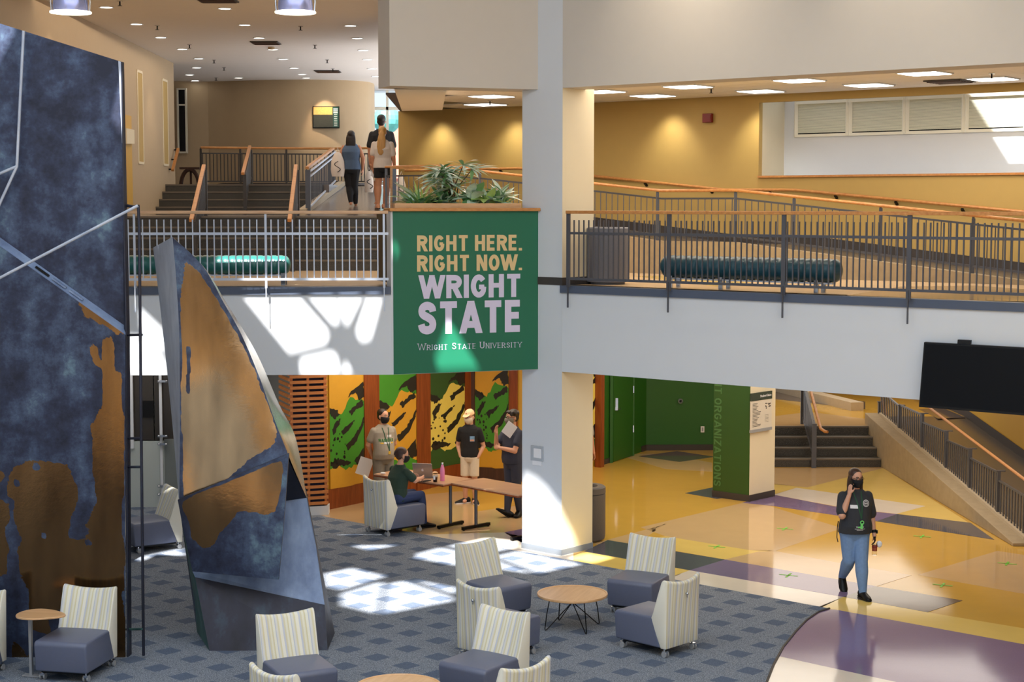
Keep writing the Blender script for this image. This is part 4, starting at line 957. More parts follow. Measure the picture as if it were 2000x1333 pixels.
# ------------------------------------------------------------------ lounge chairs
def chair_proto():
    r = thing('lounge_chair', 'x', 'chair', (0, 0, 0), local=True)
    mb = MB(); prof = [(-.345, .105), (-.37, .40), (-.34, .435), (.24, .445), (.21, .40), (.31, .105)]
    mb.prism([V(-.30, y, z) for y, z in prof], (.60, 0, 0)); build('seat', mb, 'vinylseat', r, smooth=40, bevel=.022, seg=3)
    pf = [(.31, .10), (.385, .10), (.40, .3), (.42, .55), (.445, .80), (.45, .845), (.43, .865), (.40, .86), (.375, .83), (.31, .66), (.235, .50), (.20, .43), (.245, .28)]
    mb = MB(); rings = []
    for i in range(13):
        x = -1 + i / 6; k = x * x; wd = .305
        rings.append([V(x * wd * (.97 + .05 * z), y - .055 * k * max(0, z - .1) * 1.3, z + (.045 * k if z > .6 else 0) - (.02 if z > .8 else 0)) for y, z in pf])
    mb.loft(rings); build('backrest', mb, 'stripe', r, smooth=45, bevel=.012)
    mb = MB(); mb.box((0, .0, .095), (.5, .6, .03)); build('base_frame', mb, 'black', r)
    mb = MB(); mb.ball((0, .455, .70), (.018, .014, .018), 10, 6); mb.tube([V(0, .42, .70), V(0, .45, .70)], .011, 8); mb.tube([V(0, .452, .69), V(0, .452, .655)], .005, 6); build('pull_knob', mb, 'chrome', r, smooth=50)
    first = None
    for sx_ in (-.25, .25):
        for sy_ in (-.28, .33):
            mb = MB(); mb.tube([V(sx_, sy_, .095), V(sx_, sy_, .06)], .012, 8); mb.box((sx_, sy_ + .012, .058), (.05, .05, .03)); c = build('caster', mb, 'chrome', r)
            mb = MB()
            for q in (-.022, .022): mb.tube([V(sx_ + q - .009, sy_ + .015, .034), V(sx_ + q + .009, sy_ + .015, .034)], .033, 14)
            build('wheel', mb, 'grey', c, smooth=40)
    return r
proto = chair_proto(); used = [False]
FLZ = .006
def chair(px, py, a, label, group='lounge chairs on the carpet', z=.83, tablet=False, zf=FLZ):
    T = G(px, py, z); a = R(a); off = Matrix.Rotation(a, 3, 'Z') @ V(0, .42, 0)
    loc = V(T.x - off.x, T.y - off.y, zf)
    if not used[0]:
        used[0] = True; proto.location = loc; proto.rotation_euler = (0, 0, a); proto['label'] = label; proto['group'] = group; r = proto
    else: r = dup(proto, loc, a, label, group)
    if tablet:
        mb = MB(); pr = [(-.30 + .27 * math.cos(t) * (1 if math.cos(t) < 0 else 1.0), -.17 + .2 * math.sin(t) * (1 - .35 * math.cos(t))) for t in [2 * math.pi * k / 28 for k in range(28)]]
        mb.prism([V(x, y, .66) for x, y in pr], (0, 0, .022)); build('tablet_top', mb, 'beech', r, bevel=.006)
        mb = MB(); mb.bar(V(-.42, -.2, .01), V(-.42, -.2, .66), .03, .04); mb.box((-.40, -.2, .012), (.22, .08, .014)); build('tablet_post', mb, 'grey', r)
    return r
chair(923, 1064, 41, 'grey lounge chair angled toward the round table, directly behind another backrest with chrome knob')
chair(927, 1151, 139, 'lounge chair seen from behind with chrome knob, between two chairs left of the round table')
chair(993, 1197, -37, 'lounge chair with broad grey seat at the frame bottom, beside the cropped chair back')
chair(1035, 1308, -135, 'chair back with chrome knob cut off by the frame bottom, next to broad grey seat')
chair(553, 1203, 27, 'lounge chair in front of the fin sculpture base, turned toward the cropped table')
chair(525, 1321, 139, 'chair back cut off at the frame bottom under the fin sculpture chair')
chair(1278, 1053, -28, 'lounge chair behind the round table nearest the tiled walkway, front facing')
chair(1338, 1138, -134, 'lounge chair seen from behind with knob, standing at the carpet edge near the walkway')
chair(181, 1152, -12, 'lounge chair with wooden writing tablet in front of the bronze slab', tablet=True)
chair(-34, 1158, -14, 'lounge chair with writing tablet cut off by the frame edge', tablet=True)
chair(729, 941, 131, 'lounge chair with the seated woman in dark green at the folding table')
chair(345, 958, -57, 'lounge chair glimpsed between the two sculptures, the further one at the panel wall')
chair(246, 984, -75, 'lounge chair back glimpsed beside the thin vertical rod of the slab sculpture')
# ------------------------------------------------------------------ round coffee tables
def coffee(px, py, label):
    c = G(px, py, .42); r = thing('coffee_table', label, 'table', (c.x, c.y, FLZ), R(70), 'round coffee tables', local=True)
    mb = MB(); mb.lathe([(.0, .388), (.40, .388), (.42, .395), (.424, .41), (.42, .422), (.405, .422), (.398, .414), (.0, .414)], n=48); build('tabletop', mb, 'beech', r, smooth=35)
    for k in range(4):
        t = R(45 + 90 * k); cx, cy = math.cos(t), math.sin(t); mb = MB()
        pts = [V(cx * .30, cy * .30, .39), V(cx * .34, cy * .34, .2), V(cx * .365, cy * .365, .022), V(cx * .36, cy * .36, .008), V(cx * .34, cy * .34, .012), V(cx * .14, cy * .14, .19), V(cx * .012, cy * .012, .3), V(cx * .012, cy * .012, .39)]
        mb.tube(pts, .0065, 6); build('leg', mb, 'wire', r, smooth=60)
    return r
coffee(1118, 1160, 'round beech coffee table on black wire legs, standing free on the carpet among four chairs')
coffee(778, 1342, 'round beech coffee table whose top is cut off by the frame bottom')
# ------------------------------------------------------------------ benches
def bench(label, a, b, z, r_, pitch, mats, legs, nose=.1, leg_z=Z2, flatten=1.0):
    r = thing('tube_bench', label, 'bench', V(a.x, a.y, leg_z)); d = (b - a); L = d.length; d.normalize()
    pts, rs = [], []; n = int(L / pitch); seg_ = 6
    for i in range(n * seg_ + 1):
        s = i * L / (n * seg_); ph = (i % seg_) / seg_; k = 1 - .06 * (abs(math.cos(math.pi * ph)) ** 8)
        e = min(s, L - s) / nose; k *= math.sqrt(max(.0, 1 - (1 - min(1, e)) ** 2)) if e < 1 else 1
        pts.append(a + d * s + V(0, 0, z)); rs.append(max(.02, r_ * k))
    build('cushion', MB().tube(pts, rs, 20, ref=(0, 0, 1)), mats[0], r, smooth=60)
    nn = V(-d.y, d.x)
    mb = MB(); mb.bar(a + d * .1 + V(0, 0, z - r_ - .01), b - d * .1 + V(0, 0, z - r_ - .01), .1, .02); build('under_rail', mb, 'steelL', r)
    for s in legs:
        for q in (-.1, .1): build('leg', MB().bar(a + d * s + nn * q + V(0, 0, leg_z), a + d * s + nn * q + V(0, 0, z - r_ * .8), .03, .06, up=d), 'chrome', r)
        build('leg_bar', MB().bar(a + d * s - nn * .1 + V(0, 0, z - r_ - .0), a + d * s + nn * .1 + V(0, 0, z - r_ - .0), .05, .02), 'chrome', r)
    return r
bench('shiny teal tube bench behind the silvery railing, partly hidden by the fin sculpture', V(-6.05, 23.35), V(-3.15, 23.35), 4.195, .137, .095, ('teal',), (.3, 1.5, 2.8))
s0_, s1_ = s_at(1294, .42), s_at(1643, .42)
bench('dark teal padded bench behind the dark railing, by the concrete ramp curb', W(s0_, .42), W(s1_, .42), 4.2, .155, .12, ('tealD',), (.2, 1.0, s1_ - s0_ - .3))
# ------------------------------------------------------------------ bins
def bin_(label, c, r_, h, mat, z0):
    r = thing('litter_bin', label, 'bin', V(c.x, c.y, z0))
    mb = MB(); mb.lathe([(r_ * .8, .0), (r_ * .8, .03), (r_ * .97, .035), (r_ * 1.0, .08), (r_, h * .86), (r_ * .97, h * .87)], V(c.x, c.y, z0), 28); build('body', mb, mat, r, smooth=35)
    mb = MB(); mb.lathe([(r_ * .98, h * .875), (r_ * 1.01, h * .88), (r_ * 1.0, h * .98), (r_ * .93, h), (r_ * .62, h), (r_ * .55, h * .95), (0.01, h * .95)], V(c.x, c.y, z0), 28); build('lid', mb, mat, r, smooth=35)
    build('opening', MB().lathe([(r_ * .5, h * .955), (.01, h * .956)], V(c.x, c.y, z0), 20), 'black', r)
bin_('round blue grey litter bin upstairs behind the dark railing beside the column', W(s_at(1187, .75), .75), .31, .82, 'bin', Z2)
bin_('round brown litter bin on the ground floor half hidden behind the column', V(1.1, 24.42), .31, .83, 'binb', .0)
# ------------------------------------------------------------------ mural wall
dm = (m1 - m0).normalized(); nm = V(dm.y, -dm.x)
def mur(px, off=.0):
    q = PL(px, 800, m0 + nm * off, nm); return (q - m0).dot(dm)
def mpt(s, z, o): return m0 + dm * s + nm * o + V(0, 0, z)
struct('baseboard_mural', MB().prism([mpt(0, 0, .03), mpt(4.7, 0, .03), mpt(4.7, .34, .03), mpt(0, .34, .03)], nm * -.028), 'cherry')
def mural(base, dirv, nrm, s0, s1, z0, bgc, body, low, label, seed=3, zt=2.75):
    r = thing('mural_panel', label, 'mural', base + dirv * s0 + V(0, 0, z0)); wd = s1 - s0
    pt = lambda u, v, o: base + dirv * (s0 + max(0, min(1, u)) * wd) + nrm * o + V(0, 0, z0 + v * (2.0 - z0))
    vt = (zt - z0) / (2.0 - z0)
    mb = MB(); mb.prism([pt(0, 0, .03), pt(1, 0, .03), pt(1, vt, .03), pt(0, vt, .03)], nrm * -.028); build('backing_board', mb, bgc, r)
    rn = random.Random(seed)
    def shape(name, pts, mat, o, rag=.0, n=5):
        out = []
        for i in range(len(pts)):
            a, b = Vector(pts[i]), Vector(pts[(i + 1) % len(pts)])
            for k in range(n):
                q = a.lerp(b, k / n); j = rag * (.5 if k else 0); out.append((q.x + rn.uniform(-j, j), q.y + rn.uniform(-j, j)))
        mb = MB(); mb.prism([pt(u, v, o) for u, v in out], nrm * -.003); return build(name, mb, mat, r)
    shape('color_field', [(0, .78), (.35, .74), (.6, .9), (1, .84), (1, .13), (.75, .2), (.4, .16), (.2, .24), (0, .2)], body, .034, .03)
    if low: shape('color_field', [(0, .19), (.25, .22), (.5, .15), (.75, .19), (1, .12), (1, 0), (0, 0)], low, .037, .02)
    K = 'mural_black'
    for q in ([(.52, .9), (.62, .96), (.98, 1.04), (1, .88), (.85, .86), (.75, .94)], [(.0, .76), (.12, .7), (.3, .74), (.2, .79), (0, .82)], [(.46, .42), (.52, .36), (.78, .44), (.98, .6), (1, .68), (.86, .58), (.7, .49)],
              [(.55, .76), (.7, .8), (.95, .86), (.98, .8), (.8, .77), (.62, .71)], [(.06, .6), (.2, .68), (.32, .7), (.26, .63), (.1, .54)], [(.0, .24), (.15, .3), (.4, .27), (.6, .24), (.5, .21), (.3, .22), (.12, .2)], [(.7, .24), (.98, .36), (1, .18), (.88, .16)],
              [(.32, .57), (.6, .64), (.72, .66), (.62, .6), (.4, .53)]):
        shape('brush_stroke', q, K, .0375, .025)
    mb = MB()
    for i in range(26):
        u, v = rn.uniform(.02, .45), rn.uniform(.24, .56); rr = rn.uniform(.006, .018)
        mb.prism([pt(u + rr * 2 * math.cos(t), v + rr * math.sin(t), .0375) for t in [R(60 * k) for k in range(6)]], nrm * -.003)
    o = build('paint_dots', mb, K, r); o['kind'] = 'stuff'; return r
M['mural_black'] = plain('mural_black', (26, 24, 20), .5); M['mg'] = plain('mural_green', (62, 140, 36), .5); M['my'] = plain('mural_yellow', (226, 206, 96), .5); M['mo'] = plain('mural_gold', (210, 156, 44), .5); M['md'] = plain('mural_dark_green', (44, 84, 34), .5)
es_ = [mur(x) for x in (641, 708, 737, 810.5, 837, 905, 921)]
mural(m0, dm, nm, es_[0], es_[1], .34, 'mo', 'mg', 'mo', 'abstract mural panel with green field on gold, beside the wooden slat screen', 3)
mural(m0, dm, nm, es_[2], es_[3], .34, 'mg', 'mo', 'mg', 'abstract mural panel with gold field on green, behind the man in grey shirt', 5)
mural(m0, dm, nm, es_[4], es_[5], .34, 'md', 'my', 'md', 'abstract mural panel with pale yellow field on dark green, third from the slat screen', 8)
for a, b in ((1, 2), (3, 4), (5, 6)):
    o = struct('trim_%d' % (20 + a), MB().prism([mpt(es_[a], 0, .05), mpt(es_[b], 0, .05), mpt(es_[b], 2.9, .05), mpt(es_[a], 2.9, .05)], nm * -.05), 'cherry')
r0_, r1_ = V(-.87, 29.92), V(.3, 29.62); dr_ = (r1_ - r0_).normalized(); nr_ = V(dr_.y, -dr_.x)
def rur(px): return (PL(px, 850, r0_, nr_) - r0_).dot(dr_)
mural(r0_, dr_, nr_, rur(929), rur(994), .24, 'mo', 'mg', 'mo', 'abstract mural panel with green field above a dark wood base, behind the man with papers', 11)
struct('baseboard_return', MB().prism([r0_ + nr_ * .03, r1_ + nr_ * .03, r1_ + nr_ * .03 + V(0, 0, .24), r0_ + nr_ * .03 + V(0, 0, .24)], nr_ * -.028), 'walnut')
struct('trim_30', MB().prism([r0_ + dr_ * rur(996) + nr_ * .06, r0_ + dr_ * rur(1012) + nr_ * .06, r0_ + dr_ * rur(1012) + nr_ * .06 + V(0, 0, 2.9), r0_ + dr_ * rur(996) + nr_ * .06 + V(0, 0, 2.9)], nr_ * -.05), 'cherry')
struct('trim_31', MB().prism([r0_ + dr_ * rur(920) + nr_ * .04, r0_ + dr_ * rur(928) + nr_ * .04, r0_ + dr_ * rur(928) + nr_ * .04 + V(0, 0, 2.9), r0_ + dr_ * rur(920) + nr_ * .04 + V(0, 0, 2.9)], nr_ * -.03), 'walnut')
w3a, w3b = V(.3, 29.62), V(1.75, 31.57); d3 = (w3b - w3a).normalized(); n3 = V(d3.y, -d3.x); L3 = (w3b - w3a).length
mural(w3a, d3, n3, L3 - 1.1, L3 - .22, .3, 'my', 'my', 'md', 'sliver of a yellow mural panel seen just beyond the column and wooden post', 13)
pw = G(1174, 913, 0)
struct('trim_32', MB().box((pw.x - .03, pw.y + .02, 1.5), (.13, .13, 3.0), math.atan2(d3.y, d3.x)), 'cherry')
# slat screen
scr = thing('slat_screen', 'screen of stacked horizontal orange wood slats beside the mural wall', 'screen', V(-3.58, 26.24, 0))
c0, c1, c2 = V(-3.58, 26.24), V(-3.0, 26.44), V(-3.85, 26.95)
d01, d02 = (c1 - c0).normalized(), (c2 - c0).normalized(); n01 = V(d01.y, -d01.x); n02 = V(d02.y, -d02.x)
build('backing', MB().prism([c0 - n01 * .06 + d01 * .03, c1 - n01 * .06, c1 - n01 * .06 + V(0, 0, 2.7), c0 - n01 * .06 + d01 * .03 + V(0, 0, 2.7)], n01 * -.02), 'navy', scr)
bq = MB(); bq.prism([c0 + n01 * .02 + d01 * .22, c1 + n01 * .02, c1 + V(0, .2), c0 + d01 * .22 + V(0, .2)], (0, 0, .15)); build('plinth', bq, 'white', scr)
s1b = MB().bar(V(0, 0, 0), d01 * .615, .03, .048); s2b = MB().bar(V(0, 0, 0), d02 * .7, .03, .048); fa = fb = None
for k in range(29):
    z = .2 + k * .0905
    if fa is None:
        fa = build('slat', s1b, 'slat', None); fa.parent = scr; fb = build('slat', s2b, 'slat', None); fb.parent = scr; A_, B_ = fa, fb
    else: A_, B_ = twin(fa, scr), twin(fb, scr)
    A_.location = c0 + V(0, 0, z + .0) - scr.location; B_.location = c0 + V(0, 0, z + .045) - scr.location + n02 * -.01
for q in (.03, .3, .58):
    for k in range(28): pass
    build('spacer', MB().bar(c0 + d01 * q - n01 * .035 + V(0, 0, .16), c0 + d01 * q - n01 * .035 + V(0, 0, 2.75), .04, .04, up=n01), 'slat', scr)
# panel wall behind the sculptures
pnl = thing('panel_partition', 'steel and dark glass partition between the two sculptures with a bright vertical strip', 'partition', V(-6, 27.1, 0))
def pp(x, y, d=27.1): return P(x, y, d)
zs = lambda y: P(300, y, 27.1).z
x0_, xm, x1_ = -8.2, P(320, 800, 27.1).x, -4.2
mb = MB(); mb.box(((x0_ + xm) / 2, 27.1, zs(862) / 2), (xm - x0_, .05, zs(862))); build('steel_panel', mb, plain('satin_steel', (186, 194, 190), .4, .2, var=.08, stretch=(1, 1, .1)), pnl)
mb = MB(); mb.box(((xm + x1_) / 2, 27.1, zs(858) / 2), (x1_ - xm, .05, zs(858))); build('steel_panel', mb, plain('satin_steel_dark', (124, 130, 128), .4, .3, var=.08, stretch=(1, 1, .1)), pnl)
dgm = plain('smoked_glass', (62, 56, 50), .12, .2, var=.1)
for a, b in ((x0_, P(300, 800, 27.1).x), (P(301, 800, 27.1).x, x1_)):
    mb = MB(); mb.box(((a + b) / 2, 27.12, (zs(860) + 2.9) / 2), (b - a - .01, .03, 2.9 - zs(860))); build('dark_glass', mb, dgm, pnl)
build('light_strip', MB().box((P(314, 800, 27.05).x, 27.05, 1.25), (.045, .03, 2.9)), 'white', pnl)
for y in (745, 852, 868, 950, 966):
    q = P(318, y, 27.0); mb = MB(); mb.box(q, (.16, .05, .035)); mb.ball(q + V(.06, -.03, 0), .018, 8, 6); mb.ball(q + V(-.06, -.03, 0), .018, 8, 6); build('bracket', mb, 'chrome', pnl)
q = P(287, 800, 27.08); build('dark_square', MB().box(q, (.22, .02, .28)), 'black', pnl)
build('white_post', MB().box((P(256, 800, 27.05).x, 27.05, 1.95), (.07, .05, 1.9)), 'white', pnl)
# ------------------------------------------------------------------ folding tables and what stands on them
TZ = .735
def ftable(label, c, dl, ds, L, wd, leg_s):
    dl = Vector(dl).normalized(); ds = Vector(ds).normalized(); r = thing('folding_table', label, 'table', V(c[0], c[1], 0), 0, 'folding tables by the mural'); C_ = V(c[0], c[1])
    q = [C_, C_ + dl * L, C_ + dl * L + ds * wd, C_ + ds * wd]
    build('tabletop', MB().prism([p + V(0, 0, TZ) for p in q], (0, 0, -.018)), 'lam', r); build('edge_band', MB().prism([p + (p - (q[0] + q[2]) / 2).normalized() * .004 + V(0, 0, TZ - .019) for p in q], (0, 0, -.022)), 'cherry', r)
    for s in leg_s:
        m = C_ + dl * s + ds * wd / 2; mb = MB(); mb.tube([m + V(0, 0, .05), m + V(0, 0, TZ - .04)], .026, 10); f = MB(); f.bar(m - ds * wd * .42 + V(0, 0, .035), m + ds * wd * .42 + V(0, 0, .035), .05, .045)
        g = build('leg', mb, 'steel', r, smooth=40); build('foot', f, 'wire', g); build('leg_plate', MB().bar(m - ds * .2 + V(0, 0, TZ - .05), m + ds * .2 + V(0, 0, TZ - .05), .05, .02), 'wire', g)
        for e in (-1, 1): build('glide', MB().lathe([(.02, 0), (.02, .014)], m + ds * e * wd * .38, 8), 'wire', g)
    return r
T1 = V(-1.065, 25.07); T1l, T1s = V(-.76, .65).normalized(), V(.65, .76).normalized()
T2 = V(-.987, 25.24); T2l, T2s = V(.69, -.72).normalized(), V(.72, .69).normalized()
ftable('folding table with laptop, cup and pink bottle on its laminate top', T1, T1l, T1s, 1.52, .68, (.16, 1.34))
ftable('bare folding table with laminate top running up to the white column', T2 + V(.04, -.03), T2l, T2s, 1.5, .68, (.2, 1.3))
def ontab(px, py): return G(px, py, TZ)
# laptop
lp_ = ontab(827, 933.5); lr = thing('laptop', 'open silver laptop on the folding table in front of the seated woman', 'laptop', (lp_.x + .033, lp_.y + .11, TZ), R(163), local=True)
build('base', MB().box((0, 0, .008), (.33, .23, .014)), 'grey', lr, bevel=.004); build('keyboard', MB().box((0, .02, .0162), (.28, .11, .001)), 'black', lr)
ld = MB(); Rm = Matrix.Rotation(R(-16), 3, 'X'); M['alu'] = plain('aluminium', (176, 172, 170), .3, .6, var=.02)
ld.box(V(0, .115, .015) + Rm @ V(0, 0, .115), (.33, .008, .23), Rm); lid = build('screen', ld, 'alu', lr, bevel=.003)
# the bitten fruit emblem on the lid's back
em = MB(); ap = []
for k in range(26):
    t = 2 * math.pi * k / 26; rr = .021 * (1 - .1 * abs(math.sin(t)) ** 6 * (1 if math.sin(t) > 0 else .6)); x, y = rr * math.cos(t), rr * 1.04 * math.sin(t)
    dx, dy = x - .024, y - .003; dd = math.hypot(dx, dy)
    if dd < .011: x, y = .024 - .011 * .8 + dx * .1, y
    ap.append((x, y))
emp = lambda x, y, o: V(0, .115, .015) + Rm @ V(-x, .0045 + o, .115 + y)
em.prism([emp(x, y, 0) for x, y in ap], Rm @ V(0, .001, 0)); em.prism([emp(*p_, 0) for p_ in ((0, .023), (.004, .033), (.011, .036), (.009, .027))], Rm @ V(0, .001, 0)); build('lid_emblem', em, 'paper', lid)
# cup
cp2 = ontab(850, 942); cr_ = thing('iced_coffee_cup', 'clear plastic cup of iced coffee with domed lid and white label', 'cup', (cp2.x, cp2.y, TZ), local=True)
build('cup', MB().lathe([(.031, 0), (.042, .125), (.043, .13)], n=20), 'clear', cr_, smooth=40); build('coffee', MB().lathe([(.0295, .004), (.036, .075)], n=20), plain('coffee', (120, 62, 30), .3), cr_, smooth=40)
build('lid', MB().lathe([(.044, .13), (.044, .138), (.038, .155), (.02, .168), (.01, .169)], n=20), 'clear', cr_, smooth=40); build('label', MB().box((-.012, -.0405, .07), (.03, .004, .055)), 'paper', cr_)
# bottle
bp = ontab(864, 939.5); br = thing('water_bottle', 'tall pink metal bottle with silver cap on the folding table corner', 'bottle', (bp.x, bp.y, TZ), local=True)
build('body', MB().lathe([(.034, 0), (.037, .006), (.037, .15), (.033, .19), (.022, .235), (.019, .255)], n=22), plain('pink_enamel', (236, 140, 186), .35), br, smooth=40); build('cap', MB().lathe([(.02, .256), (.02, .285), (.016, .29)], n=16), 'chrome', br, smooth=40)
ph = ontab(832, 940.5); pr_ = thing('phone', 'black phone lying flat on the table beside the laptop', 'phone', (ph.x, ph.y, TZ), R(40), local=True)
build('case', MB().box((0, 0, .005), (.15, .075, .009)), 'black', pr_, bevel=.003); build('screen', MB().box((0, 0, .0099), (.13, .065, .0008)), 'screen', pr_)
for k, (x, y, lb) in enumerate(((802, 926, 'small white crumpled tissue on the table behind the laptop'), (748, 927, 'small white pad at the far end of the folding table'))):
    q = ontab(x, y); rr = thing('tissue', lb, 'tissue', (q.x, q.y, TZ), local=True); mb = MB(); mb.ball((0, 0, .018), (.045, .03, .018), 9, 5); build('paper', mb, 'paper', rr)
# ------------------------------------------------------------------ ceiling fittings
ORD = ['first', 'second', 'third', 'fourth', 'fifth', 'sixth', 'seventh', 'eighth']
def lamps(rows, z, cat, grp, fn):
    first = None
    for lab, pts in rows:
        for k, (x, y) in enumerate(pts):
            q = G(x, y, z); l_ = lab % ORD[k] if '%' in lab else lab
            if first is None: first = fn(q); r = first; r['label'] = l_; r['group'] = grp
            else: r = dup(first, q, first.rotation_euler.z, l_, grp)
def mk_down(q):
    r = thing('recessed_light', 'x', 'ceiling light', q, local=True); build('trim_ring', MB().lathe([(.095, -.001), (.12, -.012), (.12, -.001)], n=20), 'white', r); build('lens', MB().lathe([(.001, -.004), (.095, -.005)], n=20), 'lamp', r); return r
lamps([('round lobby downlight, %s from the atrium in the row along the beige side wall', [(207.6, 14), (266.7, 47), (314, 73), (356, 96), (388, 114.5), (384, 132)]),
       ('round lobby downlight, %s from the atrium in the middle row of the ceiling', [(439, 16.5), (478, 48.6), (506, 74), (533, 96.6), (553, 115.5), (574, 133), (590, 145), (598, 152)]),
       ('round lobby downlight, %s from the atrium in the row above the far window', [(684.7, 50), (698, 74.5), (709.6, 98), (718, 116), (726, 134), (734, 149)]),
       ('round lobby downlight, %s of three in the far corner by the tall framed window', [(370, 146), (381, 157.5), (466, 152)])], 8.279, 'ceiling light', 'recessed lights of the lobby ceiling', mk_down)
def mk_panel(q):
    r = thing('panel_light', 'x', 'ceiling light', q, math.atan2(U.y, U.x), local=True); build('frame', MB().box((0, 0, .0), (.62, .62, .018)), 'white', r); build('diffuser', MB().box((0, 0, -.012), (.57, .57, .008)), 'panel', r); return r
lamps([('square panel light, %s from the column in the corridor ceiling row along the balcony edge', [(1175, 178.6), (1343.7, 169), (1561, 157), (1806, 143)]), ('square panel light, %s from the column in the corridor ceiling row along the gold wall', [(1275, 187), (1485.5, 178), (1697, 166), (1939, 154)]),
       ('square panel light above the planter, the larger of the pair', [(960, 188)]), ('square panel light above the planter, the one behind the larger', [(948, 204)])], 6.938, 'ceiling light', 'panel lights of the corridor ceiling', mk_panel)
def mk_spr(q):
    r = thing('sprinkler', 'x', 'sprinkler', q, local=True); build('plate', MB().lathe([(.045, 0), (.045, -.01), (.012, -.012)], n=14), 'chrome', r); build('head', MB().lathe([(.012, -.01), (.012, -.07), (.035, -.072), (.035, -.078)], n=10), 'wire', r); return r
lamps([('dark lobby sprinkler, %s from the atrium in the row along the beige side wall', [(234, 2), (307, 50), (370, 87), (418, 117), (437.5, 131.6), (422, 151.6)]), ('dark lobby sprinkler, %s from the atrium in the row beside the square vents', [(587, 51), (615, 87.5), (639, 116.6), (650, 134)])], 8.279, 'sprinkler', 'sprinklers of the lobby ceiling', mk_spr)
first = None
for (x, y), lb in zip([(1389, 173), (957, 197), (1937, 143)], ('sprinkler head in the corridor ceiling above the red alarm', 'sprinkler head in the ceiling above the planter', 'sprinkler head in the corridor ceiling near the dark vent')):
    q = G(x, y, 6.948); r = mk_spr(q); r['label'] = lb
def vent(px, py, z, lab, w_, rz):
    q = G(px, py, z); r = thing('ceiling_vent', lab, 'vent', q, rz, local=True); build('frame', MB().box((0, 0, -.01), (w_, w_, .02)), 'base', r)
    for k in range(5): build('slat', MB().box((0, (k - 2) * w_ * .18, -.026), (w_ * .9, w_ * .08, .012)), 'walnut', r)
vent(519, 83, 8.278, 'dark square air vent in the lobby ceiling, nearer one', .55, 0); vent(640, 139, 8.278, 'square air vent far back in the lobby ceiling', .6, 0); vent(1855, 158, 6.946, 'dark square air vent in the corridor ceiling upstairs', .6, math.atan2(U.y, U.x)); vent(424, -1, 8.278, 'air vent in the lobby ceiling cut off by the frame top', .6, 0)
q = G(530, 92, 8.278); r = thing('smoke_detector', 'small round smoke detector beside the nearer lobby vent', 'smoke detector', q, local=True); build('body', MB().lathe([(.07, 0), (.07, -.03), (.05, -.05), (.01, -.052)], n=16), 'beige', r)
def pendant(px, lab):
    q = P(px, 25, 18.0); r = thing('pendant_lamp', lab, 'lamp', q, 0, 'bell pendants over the atrium', local=True)
    build('shade', MB().lathe([(.185, .0), (.19, .06), (.18, .16), (.15, .26), (.1, .34), (.06, .37), (.05, .44)], n=32), plain('pendant_shade', (150, 152, 190), .2, .7), r, smooth=40)
    build('rim', MB().lathe([(.185, .0), (.222, -.004), (.222, .012), (.19, .016)], n=32), emis('pendant_rim', (1, .95, .75), 1.6), r)
    build('bulb', MB().ball((0, 0, .1), .07, 12, 8), 'lamp', r); build('stem', MB().tube([V(0, 0, .43), V(0, 0, ZR - q.z)], .02, 8), 'chrome', r)
    for sg in (-1, 1): build('bracket', MB().tube([V(sg * .205, 0, .0), V(sg * .215, 0, .12), V(sg * .19, 0, .27), V(sg * .06, 0, .42)], .008, 6), 'chrome', r, smooth=50)
pendant(138, 'bell shaped pendant lamp above the slab sculpture'); pendant(577, 'bell shaped pendant lamp hanging near the upper wall block')
# ------------------------------------------------------------------ things on walls
sg_d = (pc - pb).normalized(); sg_n = V(sg_d.y, -sg_d.x)
def onpil(x, y, o): return PL(x, y, pb + sg_n * o, sg_n)
sgn = thing('directory_sign', 'building directory board with dark header on the cream side of the green pillar', 'sign', onpil(1487, 840, .03))
sl, sr = (onpil(1467, 800, .05) - pb).dot(sg_d), (onpil(1507.5, 800, .05) - pb).dot(sg_d); sb, stp = onpil(1487, 843, .05).z, onpil(1487, 766.5, .05).z
def sgq(u0, u1, v0, v1, o0, o1, mat, nm_):
    f = lambda u, v, o: pb + sg_d * (sl + (sr - sl) * u) + sg_n * o + V(0, 0, sb + (stp - sb) * v)
    return build(nm_, MB().prism([f(u0, v0, o0), f(u1, v0, o0), f(u1, v1, o0), f(u0, v1, o0)], sg_n * (o1 - o0)), mat, sgn)
M['signbody'] = plain('sign_cream', (214, 206, 192), .5); M['signhead'] = plain('sign_header', (54, 66, 58), .5)
sgq(0, 1, .07, .8, .03, .05, 'signbody', 'board'); sgq(0, 1, .8, 1, .03, .055, 'signhead', 'header'); sgq(0, 1, 0, .075, .02, .06, 'grey', 'base_bar'); sgq(.05, .95, .02, .98, .001, .03, 'black', 'mount')
fm = lambda u, v: pb + sg_d * (sl + (sr - sl) * (.42 + .53 * u)) + sg_n * .0555 + V(0, 0, sb + (stp - sb) * (.875 + .06 * v))
lettering('header_lettering', 'Student Union', fm, 'paper', sgn, sg_n * .001, t=.16, gap=.12, one=True)
mb = MB(); f = lambda u, v, o: pb + sg_d * (sl + (sr - sl) * u) + sg_n * o + V(0, 0, sb + (stp - sb) * v); rn = random.Random(4)
for k in range(17): w_ = rn.uniform(.18, .42); v = .72 - k * .036; mb.prism([f(.07, v, .0505), f(.07 + w_, v, .0505), f(.07 + w_, v + .012, .0505), f(.07, v + .012, .0505)], sg_n * .0005)
for k in range(12): u, v = rn.uniform(.65, .92), rn.uniform(.5, .7); mb.prism([f(u, v, .0505), f(u + .05, v, .0505), f(u + .05, v + .025, .0505), f(u, v + .02, .0505)], sg_n * .0005)
for k in range(6): v = .4 - k * .035; mb.prism([f(.66, v, .0505), f(.84, v, .0505), f(.84, v + .006, .0505), f(.66, v + .006, .0505)], sg_n * .0005)
o = build('small_print', mb, 'black', sgn); o['kind'] = 'stuff'
